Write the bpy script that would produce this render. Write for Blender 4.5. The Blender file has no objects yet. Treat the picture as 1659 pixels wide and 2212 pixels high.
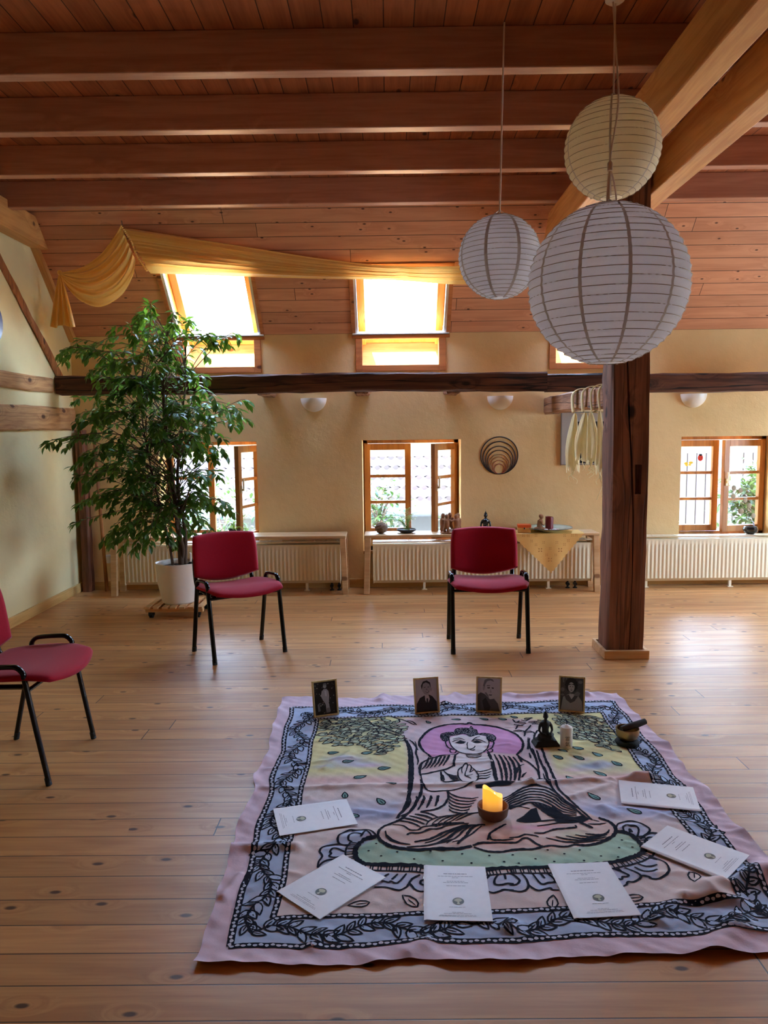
# Attic meditation room: plain Blender script, everything built from mesh code and node materials.
SKY = 13.0; SUN = 22.0; EXPOSURE = 2.0; GLOW = .24
import bpy, bmesh, math, random
import numpy as np
from mathutils import Vector, Matrix, noise

random.seed(7)
PI = math.pi
SC = bpy.context.scene
COL = SC.collection
R = math.radians

# ------------------------------------------------------------------ camera model
F = 1661.0; CXP = 829.5; CYP = 1106.0
PITCH = R(6.05); ROLL = R(0.65); YAW = R(0.35); EYE = Vector((0, 0, 1.5))
CAMROT = (Matrix.Rotation(YAW, 3, 'Z') @ Matrix.Rotation(PI/2 - PITCH, 3, 'X') @ Matrix.Rotation(-ROLL, 3, 'Z'))

def ray(px, py):
    return CAMROT @ Vector(((px - CXP)/F, -(py - CYP)/F, -1.0))
def on_floor(px, py, z=0.006):
    d = ray(px, py); t = (z - EYE.z)/d.z
    return EYE + d*t
def on_y(px, py, Y):
    d = ray(px, py); return EYE + d*(Y/d.y)

cam = bpy.data.cameras.new('camera')
cam.sensor_fit = 'VERTICAL'; cam.sensor_height = 36.0; cam.lens = 36.0*F/2212.0
cam.clip_start = 0.02; cam.clip_end = 200
camo = bpy.data.objects.new('camera', cam); COL.objects.link(camo)
camo.matrix_world = Matrix.Translation(EYE) @ CAMROT.to_4x4()
SC.camera = camo

# ------------------------------------------------------------------ mesh builder
class MB:
    def __init__(s): s.v = []; s.f = []; s.m = []; s.c = None
    def add(s, vs, fs, mi=0):
        o = len(s.v); s.v += [tuple(p) for p in vs]
        for f in fs: s.f.append(tuple(i + o for i in f)); s.m.append(mi)
        return o
    def box(s, lo, hi, mi=0, M=None):
        x0, y0, z0 = lo; x1, y1, z1 = hi
        vs = [Vector(p) for p in ((x0,y0,z0),(x1,y0,z0),(x1,y1,z0),(x0,y1,z0),(x0,y0,z1),(x1,y0,z1),(x1,y1,z1),(x0,y1,z1))]
        if M: vs = [M @ p for p in vs]
        s.add(vs, [(0,3,2,1),(4,5,6,7),(0,1,5,4),(1,2,6,5),(2,3,7,6),(3,0,4,7)], mi)
        return s
    def quad(s, a, b, c, d, mi=0): s.add([a,b,c,d], [(0,1,2,3)], mi); return s
    def poly(s, pts, mi=0): s.add(pts, [tuple(range(len(pts)))], mi); return s
    def grid(s, rows, mi=0, closed=False, flip=False):
        n = len(rows[0]); vs = [p for r in rows for p in r]; fs = []
        for i in range(len(rows)-1):
            for j in range(n if closed else n-1):
                k = (j+1) % n
                q = (i*n+j, i*n+k, (i+1)*n+k, (i+1)*n+j)
                fs.append(q[::-1] if flip else q)
        s.add(vs, fs, mi); return s
    def tube(s, pts, r, n=8, mi=0, caps=True, flat=1.0, closed=False):
        pts = [Vector(p) for p in pts]; N = len(pts)
        if N < 2: return s
        rs = [r]*N if not hasattr(r, '__len__') else list(r)
        up = None; rows = []
        for i, p in enumerate(pts):
            if closed: t = pts[(i+1) % N] - pts[i-1]
            else: t = (pts[min(i+1, N-1)] - pts[max(i-1, 0)])
            if t.length < 1e-9: t = Vector((0,0,1))
            t.normalize()
            if up is None:
                a = Vector((0,0,1)) if abs(t.z) < .9 else Vector((1,0,0))
                up = (a - t*a.dot(t)).normalized()
            else:
                up = (up - t*up.dot(t))
                if up.length < 1e-6: up = t.orthogonal()
                up.normalize()
            sd = t.cross(up)
            rows.append([p + sd*(math.cos(2*PI*k/n)*rs[i]*flat) + up*(math.sin(2*PI*k/n)*rs[i]) for k in range(n)])
        if closed: rows.append(rows[0])
        o = len(s.v)
        s.grid(rows, mi, closed=True)
        if caps and not closed:
            s.f.append(tuple(range(o, o+n))[::-1]); s.m.append(mi)
            e = o + (N-1)*n; s.f.append(tuple(range(e, e+n))); s.m.append(mi)
        return s
    def lathe(s, prof, n=32, c=(0,0,0), mi=0, sx=1, sy=1, M=None):
        rows = []
        for r, z in prof:
            row = [Vector((c[0]+sx*r*math.cos(2*PI*k/n), c[1]+sy*r*math.sin(2*PI*k/n), c[2]+z)) for k in range(n)]
            if M: row = [M @ p for p in row]
            rows.append(row)
        s.grid(rows, mi, closed=True)
        return s
    def ell(s, c, r, n=16, m=10, mi=0, M=None):
        prof = [(max(1e-5, math.sin(PI*i/m)), -math.cos(PI*i/m)) for i in range(m+1)]
        rows = []
        for a, z in prof:
            row = [Vector((a*r[0]*math.cos(2*PI*k/n), a*r[1]*math.sin(2*PI*k/n), z*r[2])) for k in range(n)]
            if M: row = [M @ p for p in row]
            rows.append([p + Vector(c) for p in row])
        s.grid(rows, mi, closed=True); return s
    def build(s, name, mats, parent=None, smooth=None, bevel=0, loc=None, colors=None, bseg=2):
        me = bpy.data.meshes.new(name)
        off = Vector(loc) if loc is not None else None
        vs = [tuple(Vector(p) - off) for p in s.v] if off is not None else s.v
        me.from_pydata(vs, [], s.f)
        if not hasattr(mats, '__len__'): mats = [mats]
        for m in mats: me.materials.append(m)
        if len(mats) > 1: me.polygons.foreach_set('material_index', s.m)
        if colors is not None:
            ca = me.color_attributes.new('Col', 'FLOAT_COLOR', 'POINT')
            ca.data.foreach_set('color', np.asarray(colors, dtype=np.float32).ravel())
        me.validate(); me.update()
        o = bpy.data.objects.new(name, me); COL.objects.link(o)
        if off is not None: o.location = off
        if parent is not None: o.parent = parent
        if smooth is not None:
            if smooth is True or smooth >= 180:
                me.polygons.foreach_set('use_smooth', [True]*len(me.polygons))
            else:
                bm = bmesh.new(); bm.from_mesh(me)
                bmesh.ops.remove_doubles(bm, verts=bm.verts, dist=1e-6)
                for f in bm.faces: f.smooth = True
                for e in bm.edges:
                    if len(e.link_faces) == 2 and e.calc_face_angle(0) > R(smooth): e.smooth = False
                bm.to_mesh(me); bm.free()
        if bevel:
            b = o.modifiers.new('bevel', 'BEVEL'); b.width = bevel; b.segments = bseg
            b.limit_method = 'ANGLE'; b.angle_limit = R(40)
        return o

def tag(o, label=None, cat=None, group=None, kind=None):
    if label: o['label'] = label
    if cat: o['category'] = cat
    if group: o['group'] = group
    if kind: o['kind'] = kind
    return o
def thing(name, label, cat, loc=(0,0,0), rotz=0, group=None):
    o = bpy.data.objects.new(name, None); COL.objects.link(o)
    o.empty_display_size = .05
    o.location = loc; o.rotation_euler = (0,0,rotz)
    return tag(o, label, cat, group)
def dup(root, loc, rotz, label, group=None):
    def cp(o, parent):
        c = o.copy(); COL.objects.link(c)
        if parent is not None: c.parent = parent
        for ch in list(o.children): cp(ch, c)
        return c
    r = cp(root, None); r.location = loc; r.rotation_euler = (0,0,rotz); r['label'] = label
    if group: r['group'] = group
    return r
def spline(pts, n=8, closed=False):
    P = [Vector(p) for p in pts]; out = []; N = len(P)
    if N < 3: 
        return [P[0].lerp(P[-1], i/n) for i in range(n+1)]
    rng = N if closed else N-1
    for i in range(rng):
        if closed: a,b,c,d = P[i-1], P[i], P[(i+1)%N], P[(i+2)%N]
        else: a,b,c,d = P[max(i-1,0)], P[i], P[i+1], P[min(i+2,N-1)]
        for k in range(n):
            t = k/n
            out.append(.5*((2*b) + (c-a)*t + (2*a-5*b+4*c-d)*t*t + (3*b-a-3*c+d)*t*t*t))
    if not closed: out.append(P[-1].copy())
    return out

# ------------------------------------------------------------------ materials
class NT:
    def __init__(s, name):
        s.m = bpy.data.materials.new(name); s.m.use_nodes = True
        s.t = s.m.node_tree; s.t.nodes.clear()
        s.out = s.t.nodes.new('ShaderNodeOutputMaterial')
        s.b = s.t.nodes.new('ShaderNodeBsdfPrincipled')
        s.t.links.new(s.b.outputs[0], s.out.inputs[0])
    def n(s, typ, ins=None, **kw):
        nd = s.t.nodes.new(typ)
        for k, v in kw.items(): setattr(nd, k, v)
        for k, v in (ins or {}).items(): s.set(nd.inputs[k], v)
        return nd
    def set(s, inp, v):
        if isinstance(v, bpy.types.NodeSocket): s.t.links.new(v, inp)
        else: inp.default_value = v
    def math(s, op, a, b=0.0, c=None, clamp=False):
        nd = s.n('ShaderNodeMath', operation=op, use_clamp=clamp)
        s.set(nd.inputs[0], a); s.set(nd.inputs[1], b)
        if c is not None: s.set(nd.inputs[2], c)
        return nd.outputs[0]
    def mix(s, f, a, b, blend='MIX'):
        nd = s.n('ShaderNodeMix', data_type='RGBA', blend_type=blend)
        s.set(nd.inputs[0], f); s.set(nd.inputs[6], a); s.set(nd.inputs[7], b)
        return nd.outputs[2]
    def ss(s, x, a, b):
        nd = s.n('ShaderNodeMapRange', interpolation_type='SMOOTHSTEP')
        s.set(nd.inputs[0], x); nd.inputs[1].default_value = a; nd.inputs[2].default_value = b
        nd.inputs[3].default_value = 0; nd.inputs[4].default_value = 1
        return nd.outputs[0]
    def coord(s): return s.n('ShaderNodeTexCoord').outputs['Object']
    def noise(s, vec, scale, detail=3, rough=.55, dist=0):
        nd = s.n('ShaderNodeTexNoise'); s.set(nd.inputs['Vector'], vec)
        nd.inputs['Scale'].default_value = scale; nd.inputs['Detail'].default_value = detail
        nd.inputs['Roughness'].default_value = rough; nd.inputs['Distortion'].default_value = dist
        return nd
    def bump(s, h, strength=.3, dist=.01):
        nd = s.n('ShaderNodeBump'); nd.inputs['Strength'].default_value = strength
        nd.inputs['Distance'].default_value = dist; s.set(nd.inputs['Height'], h)
        s.t.links.new(nd.outputs[0], s.b.inputs['Normal'])
    def p(s, **kw):
        for k, v in kw.items(): s.set(s.b.inputs[k.replace('_', ' ')], v)
        return s.m

def C3(r, g, b, lin=False):
    if lin: return (r, g, b, 1)
    f = lambda x: ((x/255+.055)/1.055)**2.4 if x/255 > .04045 else x/255/12.92
    return (f(r), f(g), f(b), 1)

def plain(name, col, rough=.5, metal=0.0, var=.12, scale=30, bump=0.0, spec=.5, sheen=0, coat=0):
    t = NT(name); co = t.coord()
    nz = t.noise(co, scale, 4)
    dk = tuple(c*(1-var) for c in col[:3]) + (1,)
    lt = tuple(min(1, c*(1+var)) for c in col[:3]) + (1,)
    t.p(Base_Color=t.mix(nz.outputs[0], dk, lt), Roughness=rough, Metallic=metal)
    t.b.inputs['Specular IOR Level'].default_value = spec
    if sheen: t.b.inputs['Sheen Weight'].default_value = sheen
    if coat: t.b.inputs['Coat Weight'].default_value = coat; t.b.inputs['Coat Roughness'].default_value = .08
    if bump: t.bump(nz.outputs[0], bump, .004)
    return t.m

def wood(name, light, dark, knot, axis='X', cross='Y', plank=0, kd=3.0, knum=.45, rough=.45, gap=.0018, length=0,
         crack=0.0, bump=.15, var=.35, spec=.4, kr=.09, gapc=None, kx=2.0):
    """grain along axis; planks across 'cross' if plank > 0"""
    t = NT(name); co = t.coord()
    sp = t.n('ShaderNodeSeparateXYZ', {0: co})
    ax = {'X':0,'Y':1,'Z':2}
    g = sp.outputs[ax[axis]]; a = sp.outputs[ax[cross]]
    third = [k for k in 'XYZ' if k not in (axis, cross)][0]; b = sp.outputs[ax[third]]
    rnd = None; gapmask = None
    if plank:
        q = t.math('DIVIDE', a, plank)
        idx = t.math('FLOOR', q); fr = t.math('FRACT', q)
        e = t.math('MINIMUM', fr, t.math('SUBTRACT', 1.0, fr))
        gapmask = t.math('SUBTRACT', 1.0, t.ss(e, gap/plank*.4, gap/plank*1.3))
        wn = t.n('ShaderNodeTexWhiteNoise', {'W': idx}, noise_dimensions='1D')
        rnd = wn.outputs['Value']
        g2 = t.math('ADD', g, t.math('MULTIPLY', rnd, 23.7))
        if length:
            ql = t.math('DIVIDE', g2, length)
            il = t.math('FLOOR', ql); fl = t.math('FRACT', ql)
            el = t.math('MINIMUM', fl, t.math('SUBTRACT', 1.0, fl))
            gm2 = t.math('SUBTRACT', 1.0, t.ss(el, .0004, .0009))
            gapmask = t.math('MAXIMUM', gapmask, gm2)
            w2 = t.n('ShaderNodeTexWhiteNoise', {'Vector': t.n('ShaderNodeCombineXYZ', {0: il, 1: idx}).outputs[0]}, noise_dimensions='2D')
            rnd = w2.outputs['Value']
        g = g2
        b = t.math('ADD', b, t.math('MULTIPLY', rnd, 5.3))
    base = t.n('ShaderNodeCombineXYZ', {0: g, 1: a, 2: b}).outputs[0]
    def sc(x, y, z):
        nd = t.n('ShaderNodeVectorMath', operation='MULTIPLY'); t.set(nd.inputs[0], base)
        nd.inputs[1].default_value = (x, y, z); return nd.outputs[0]
    # knots
    kv = t.n('ShaderNodeCombineXYZ', {0: t.math('MULTIPLY', g, kd), 1: t.math('MULTIPLY', a if plank else t.math('ADD', a, b), kd*kx)}).outputs[0]
    vo = t.n('ShaderNodeTexVoronoi', {'Vector': kv}, feature='F1', voronoi_dimensions='2D'); vo.inputs['Scale'].default_value = 1
    vo.inputs['Randomness'].default_value = 1
    dist = vo.outputs['Distance']
    cs = t.n('ShaderNodeSeparateColor', {0: vo.outputs['Color']})
    has = t.math('LESS_THAN', cs.outputs[0], knum)
    kw = t.math('MULTIPLY', t.math('SUBTRACT', 1.0, t.ss(dist, kr*.55, kr*1.25)), has)
    swirl = t.math('MULTIPLY', t.math('SUBTRACT', 1.0, t.ss(dist, 0.0, .38)), has)
    warp = t.math('MULTIPLY', swirl, .9)
    wv = t.n('ShaderNodeVectorMath', operation='ADD'); t.set(wv.inputs[0], sc(.9, 9, 9))
    t.set(wv.inputs[1], t.n('ShaderNodeCombineXYZ', {0: 0.0, 1: warp, 2: warp}).outputs[0])
    n1 = t.noise(wv.outputs[0], 1.6, 4, .6, .6)
    n2 = t.noise(sc(2.5, 90, 90), 1.0, 2, .5)
    n3 = t.noise(sc(.5, 2, 2), 1.0, 2)
    f = t.math('ADD', t.math('MULTIPLY', n1.outputs[0], .75), t.math('MULTIPLY', n2.outputs[0], .25))
    col = t.mix(t.ss(f, .34, .68), light, dark)
    shade = t.math('ADD', 1-var*.5, t.math('MULTIPLY', n3.outputs[0] if rnd is None else rnd, var))
    col = t.mix(1.0, col, t.n('ShaderNodeCombineColor', {0: shade, 1: shade, 2: shade}).outputs[0], 'MULTIPLY')
    col = t.mix(t.math('MULTIPLY', kw, .9), col, knot)
    hgt = f
    if crack:
        nc = t.noise(sc(.28, 9, 9), 1.3, 2, .5, .15)
        cr = t.math('SUBTRACT', 1.0, t.ss(t.math('ABSOLUTE', t.math('SUBTRACT', nc.outputs[0], .5)), .004, .02))
        cr = t.math('MULTIPLY', cr, crack)
        col = t.mix(cr, col, (.006, .003, .002, 1))
        hgt = t.math('SUBTRACT', f, t.math('MULTIPLY', cr, 2.0))
    if gapmask is not None:
        col = t.mix(gapmask, col, gapc or tuple(c*.12 for c in dark[:3]) + (1,))
        hgt = t.math('SUBTRACT', hgt, t.math('MULTIPLY', gapmask, 3.0))
    t.p(Base_Color=col, Roughness=t.math('ADD', rough-.06, t.math('MULTIPLY', n1.outputs[0], .14)))
    t.b.inputs['Specular IOR Level'].default_value = spec
    t.bump(hgt, bump, .003)
    return t.m

def paper_mat(name, col, trans=.5, rough=.7):
    t = NT(name); co = t.coord(); nz = t.noise(co, 60, 5)
    c = t.mix(nz.outputs[0], tuple(x*.93 for x in col[:3])+(1,), col)
    t.p(Base_Color=c, Roughness=rough)
    tr = t.n('ShaderNodeBsdfTranslucent', {0: c})
    mx = t.n('ShaderNodeMixShader', {0: trans})
    t.t.links.new(t.b.outputs[0], mx.inputs[1]); t.t.links.new(tr.outputs[0], mx.inputs[2])
    t.t.links.new(mx.outputs[0], t.out.inputs[0])
    t.bump(nz.outputs[0], .15, .003)
    return t.m

def glass_mat(name, tint=(1,1,1,1), gl=.06):
    t = NT(name); co = t.coord(); nz = t.noise(co, 1.5, 1)
    tr = t.n('ShaderNodeBsdfTransparent', {0: tint})
    g = t.n('ShaderNodeBsdfGlossy', {0: (1,1,1,1), 1: .02})
    fac = t.math('MULTIPLY', t.math('ADD', .7, nz.outputs[0]), gl)
    mx = t.n('ShaderNodeMixShader', {0: fac})
    t.t.links.new(tr.outputs[0], mx.inputs[1]); t.t.links.new(g.outputs[0], mx.inputs[2])
    t.t.links.new(mx.outputs[0], t.out.inputs[0])
    return t.m

def plaster_mat(name, col):
    t = NT(name); co = t.coord()
    a = t.noise(co, 1.3, 4, .6); b = t.noise(co, 14, 5, .6); c = t.noise(co, 90, 3)
    col2 = tuple(x*y for x, y in zip(col[:3], (.90, .88, .84))) + (1,)
    base = t.mix(t.ss(a.outputs[0], .35, .7), col, col2)
    t.p(Base_Color=base, Roughness=.92); t.b.inputs['Specular IOR Level'].default_value = .2
    h = t.math('ADD', t.math('MULTIPLY', b.outputs[0], 1.0), t.math('MULTIPLY', c.outputs[0], .25))
    t.bump(h, .35, .012)
    return t.m

M = {}
M['plaster'] = plaster_mat('warm_plaster', C3(236, 204, 150))
M['plaster_side'] = plaster_mat('pale_plaster', C3(240, 228, 178))
M['floor'] = wood('floor_boards', C3(206, 152, 94), C3(180, 124, 72), C3(64, 36, 22), 'X', 'Y', plank=.13, length=3.4, kd=3.4, knum=.42,
                  rough=.39, bump=.10, var=.22, spec=.45, kr=.07, gap=.0022, gapc=(.035, .018, .010, 1))
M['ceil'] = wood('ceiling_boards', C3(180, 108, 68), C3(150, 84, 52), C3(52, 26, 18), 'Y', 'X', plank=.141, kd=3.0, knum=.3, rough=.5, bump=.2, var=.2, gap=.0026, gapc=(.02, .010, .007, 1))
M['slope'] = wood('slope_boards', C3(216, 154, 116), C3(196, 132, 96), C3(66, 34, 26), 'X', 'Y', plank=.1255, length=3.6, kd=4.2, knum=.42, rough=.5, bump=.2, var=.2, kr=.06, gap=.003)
M['joist'] = wood('joist_pine', C3(196, 146, 122), C3(172, 120, 98), C3(56, 28, 20), 'X', 'Z', kd=2.4, knum=.32, rough=.36, var=.2, kr=.055, kx=1.0, spec=.6)
M['beam'] = wood('beam_pine', C3(224, 170, 104), C3(196, 136, 76), C3(96, 54, 28), 'Y', 'Z', kd=2.2, knum=.35, rough=.5, var=.2, kr=.05, kx=1.2)
M['old'] = wood('old_timber', C3(108, 66, 44), C3(60, 32, 22), C3(28, 14, 10), 'X', 'Z', kd=2.2, knum=.4, rough=.8, crack=.9, bump=.5, var=.4)
M['oldy'] = wood('old_timber_deep', C3(176, 130, 98), C3(120, 80, 58), C3(34, 18, 12), 'Y', 'Z', kd=2.2, knum=.4, rough=.8, crack=.8, bump=.5, var=.4)
M['oldz'] = wood('old_post_timber', C3(150, 98, 72), C3(98, 60, 44), C3(28, 14, 10), 'Z', 'X', kd=2.0, knum=.45, rough=.75, crack=.5, bump=.45, var=.35)
M['oldlight'] = wood('pale_old_timber', C3(206, 160, 108), C3(160, 112, 70), C3(80, 46, 26), 'Y', 'Z', kd=2.4, knum=.5, rough=.75, crack=.35, bump=.4, var=.25)
M['brace'] = wood('brace_timber', C3(190, 126, 72), C3(136, 82, 44), C3(60, 34, 20), 'Z', 'Y', kd=2.4, knum=.3, rough=.7, crack=.3)
M['trim'] = wood('trim_pine', C3(200, 128, 74), C3(168, 98, 54), C3(80, 40, 22), 'X', 'Z', kd=2.5, knum=.35, rough=.5, var=.2)
M['winwood'] = wood('window_wood', C3(196, 134, 70), C3(160, 100, 50), C3(60, 32, 16), 'Z', 'X', kd=2, knum=.1, rough=.4, var=.25)
M['sashwood'] = wood('skylight_pine', C3(232, 170, 84), C3(206, 138, 60), C3(120, 70, 30), 'Y', 'X', kd=2, knum=.1, rough=.4, var=.2)
M['palewood'] = wood('pale_pine', C3(232, 190, 138), C3(204, 156, 104), C3(120, 76, 44), 'X', 'Z', kd=2.5, knum=.3, rough=.45, var=.15)
M['bench'] = wood('bench_spruce', C3(222, 186, 140), C3(196, 154, 108), C3(130, 86, 54), 'X', 'Y', kd=2, knum=.2, rough=.42, var=.15)
M['skirt'] = wood('skirting_pine', C3(226, 184, 116), C3(200, 150, 86), C3(120, 76, 40), 'X', 'Z', kd=2, knum=.2, rough=.5, var=.15)
M['skirty'] = wood('skirting_pine_deep', C3(226, 188, 120), C3(202, 156, 90), C3(120, 76, 40), 'Y', 'Z', kd=2, knum=.2, rough=.5, var=.15)
M['glass'] = glass_mat('window_glass', (.97, 1, .98, 1), .05)
M['white'] = plain('white_ceramic', C3(238, 232, 222), .35, var=.03)
M['whitemetal'] = plain('white_enamel', C3(236, 222, 190), .35, var=.03)
M['lining'] = plain('lining_white', C3(226, 224, 220), .6, var=.05)
M['black'] = plain('black_enamel', C3(7, 7, 8), .15, var=.2, spec=.4)
M['rubber'] = plain('black_rubber', C3(20, 20, 20), .6, var=.2)
M['steel'] = plain('steel', C3(180, 176, 170), .3, 1.0, var=.05)
M['darkmetal'] = plain('dark_valve_metal', C3(40, 34, 30), .4, .6, var=.1)
# ------------------------------------------------------------------ room shell
XL = -2.96; XR = 5.6; YB = 7.3; YF = -3.2; ZC = 3.39; ZK = 2.40
SQ = math.sqrt(.5)
def slope_pt(x, s, off=0.0):          # back roof slope: s up the slope from the knee wall head, off outward
    return Vector((x, YB - s*SQ + off*SQ, ZK + s*SQ + off*SQ))

def struct(o): o['kind'] = 'structure'; return o

struct(MB().box((XL-.3, YF-.3, -.12), (XR+.3, YB+.35, 0)).build('floor', M['floor']))

def cell_wall(us, vs, holes, fmap, w0, w1, mb=None):
    """plate with rectangular holes; fmap(u, v, w) -> point; w0 = room side, w1 = outer side"""
    mb = mb or MB()
    def solid(i, j):
        if i < 0 or j < 0 or i >= len(us)-1 or j >= len(vs)-1: return False
        cu = (us[i]+us[i+1])/2; cv = (vs[j]+vs[j+1])/2
        return not any(a < cu < b and c < cv < d for a, b, c, d in holes)
    for i in range(len(us)-1):
        for j in range(len(vs)-1):
            if not solid(i, j): continue
            a, b, c, d = us[i], us[i+1], vs[j], vs[j+1]
            mb.quad(fmap(a,c,w0), fmap(b,c,w0), fmap(b,d,w0), fmap(a,d,w0))
            mb.quad(fmap(a,d,w1), fmap(b,d,w1), fmap(b,c,w1), fmap(a,c,w1))
            if not solid(i-1, j): mb.quad(fmap(a,c,w0), fmap(a,d,w0), fmap(a,d,w1), fmap(a,c,w1))
            if not solid(i+1, j): mb.quad(fmap(b,c,w0), fmap(b,c,w1), fmap(b,d,w1), fmap(b,d,w0))
            if not solid(i, j-1): mb.quad(fmap(a,c,w0), fmap(a,c,w1), fmap(b,c,w1), fmap(b,c,w0))
            if not solid(i, j+1): mb.quad(fmap(a,d,w0), fmap(b,d,w0), fmap(b,d,w1), fmap(a,d,w1))
    return mb
def breaks(lo, hi, holes, k):
    s = {lo, hi}
    for h in holes: s |= {h[k], h[k+1]}
    return sorted(x for x in s if lo <= x <= hi)

WIN = [(-2.18, -1.245, .36, 1.41), (-.245, .69, .36, 1.41), (2.77, 3.70, .36, 1.41)]
NICHE = [(-1.895, -1.24), (-.23, .487), (1.575, 2.30), (3.85, 4.57)]
SKYX = [(-1.955, -1.175), (-.29, .552), (1.515, 2.36), (3.79, 4.63)]  # the last skylight lies out of view, added to let in more light
fm = lambda u, v, w: Vector((u, w, v))
hl = WIN
mbw = cell_wall(breaks(XL-.3, XR+.3, hl, 0), breaks(0, 2.02, hl, 2), hl, fm, YB, YB+.34)
hn = [(a, b, 2.108, 2.352) for a, b in NICHE]
cell_wall(breaks(XL-.3, XR+.3, hn, 0), breaks(2.02, ZK+.02, hn, 2), hn, fm, YB, YB+.06, mbw)
struct(mbw.build('wall_back', M['plaster']))
# left gable wall, right wall, rear wall
def gable(x, x2):
    P = [(YF-.3, 0), (YB+.34, 0), (YB+.34, 2.06), (YB, ZK), (YB-(ZC-ZK)-.05, ZC+.05), (YF-.3, ZC+.05)]
    mb = MB(); n = len(P)
    mb.add([(x, y, z) for y, z in P] + [(x2, y, z) for y, z in P],
           [tuple(range(n)), tuple(range(2*n-1, n-1, -1))] + [(i, (i+1) % n, n+(i+1) % n, n+i) for i in range(n)])
    return mb
struct(gable(XL, XL-.3).build('wall_left', M['plaster_side']))
ADDEDW = [(4.4, 6.3, .6, 2.0)]          # out-of-view window added in the right wall to brighten the left wall
fmr = lambda u, v, w: Vector((XR+w, u, v))
struct(cell_wall(breaks(YF-.3, YB+.34, ADDEDW, 0), breaks(0, ZC+.05, ADDEDW, 2), ADDEDW, fmr, 0, .3).build('wall_right', M['plaster_side']))
struct(MB().box((XL-.3, YF-.3, 0), (XR+.3, YF, ZC+.05)).build('wall_rear', M['trim']))
def added_window(i, y0, y1, z0, z1):
    root = bpy.data.objects.new('window_%d' % i, None); COL.objects.link(root); root['kind'] = 'structure'
    m = MB(); x0, x1 = XR+.16, XR+.22
    m.box((x0, y0, z0), (x1, y0+.06, z1)); m.box((x0, y1-.06, z0), (x1, y1, z1)); m.box((x0, y0, z0), (x1, y1, z0+.06)); m.box((x0, y0, z1-.06), (x1, y1, z1)); m.box((x0, (y0+y1)/2-.05, z0), (x1, (y0+y1)/2+.05, z1))
    m.build('frame', M['winwood'], root); MB().box((XR+.18, y0+.05, z0+.05), (XR+.186, y1-.05, z1-.05)).build('pane', M['glass'], root)
for k, w_ in enumerate(ADDEDW): added_window(8+k, *w_)
# flat boarded ceiling
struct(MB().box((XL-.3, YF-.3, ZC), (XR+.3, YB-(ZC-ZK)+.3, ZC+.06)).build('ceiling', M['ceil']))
# boarded roof slope with the skylight wells cut out (built in its own slope frame: y runs up the slope)
SM = Matrix.Translation(Vector((0, YB, ZK))) @ Matrix.Rotation(R(135), 4, 'X')      # local y up the slope, local -z outward? checked below
ux = Vector((1,0,0)); uy = Vector((0,-SQ,SQ)); uz = Vector((0,-SQ,-SQ))              # uz points into the room
SM = Matrix(((1,0,0,0),(0,uy.y,uz.y,YB),(0,uy.z,uz.z,ZK),(0,0,0,1)))
SK0, SK1 = -.26, .71
SKT = [.80, .71, .71, .71]
hs = [(a, b, SK0, t_) for (a, b), t_ in zip(SKYX, SKT)]
fs_ = lambda u, v, w: Vector((u, v, -w))
STOP = (ZC-ZK)/SQ + .03
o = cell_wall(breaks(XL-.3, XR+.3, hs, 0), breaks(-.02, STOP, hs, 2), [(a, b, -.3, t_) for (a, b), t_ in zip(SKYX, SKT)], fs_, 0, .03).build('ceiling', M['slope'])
o.matrix_world = SM; struct(o)
# outer roof: rafters' depth and overhanging eave
M['roofout'] = plain('roof_underside', C3(120, 116, 104), .8, var=.2)
hs2 = [(a, b, -.42, t_) for (a, b), t_ in zip(SKYX, SKT)]
mb = cell_wall(breaks(XL-.3, XR+.3, hs2, 0), breaks(-1.72, STOP+.25, hs2, 2), hs2, fs_, .04, .24)
o = mb.build('trim_1', M['roofout']); o.matrix_world = SM; struct(o)
# skirting boards
struct(MB().box((XL, YB-.018, 0), (2.30, YB, .085)).box((2.30, YB-.018, 0), (XR, YB, .085)).build('baseboard_back', M['skirt'], bevel=.004))
struct(MB().box((XL, YF, 0), (XL+.018, YB, .085)).build('baseboard_left', M['skirty'], bevel=.004))
# gable rafter board along the slope at the left wall
a0, a1 = -.02, 1.36
mb = MB().box((XL, a0, 0), (XL+.055, a1, .05))
o = mb.build('trim_2', M['beam']); o.matrix_world = SM; struct(o)

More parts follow.
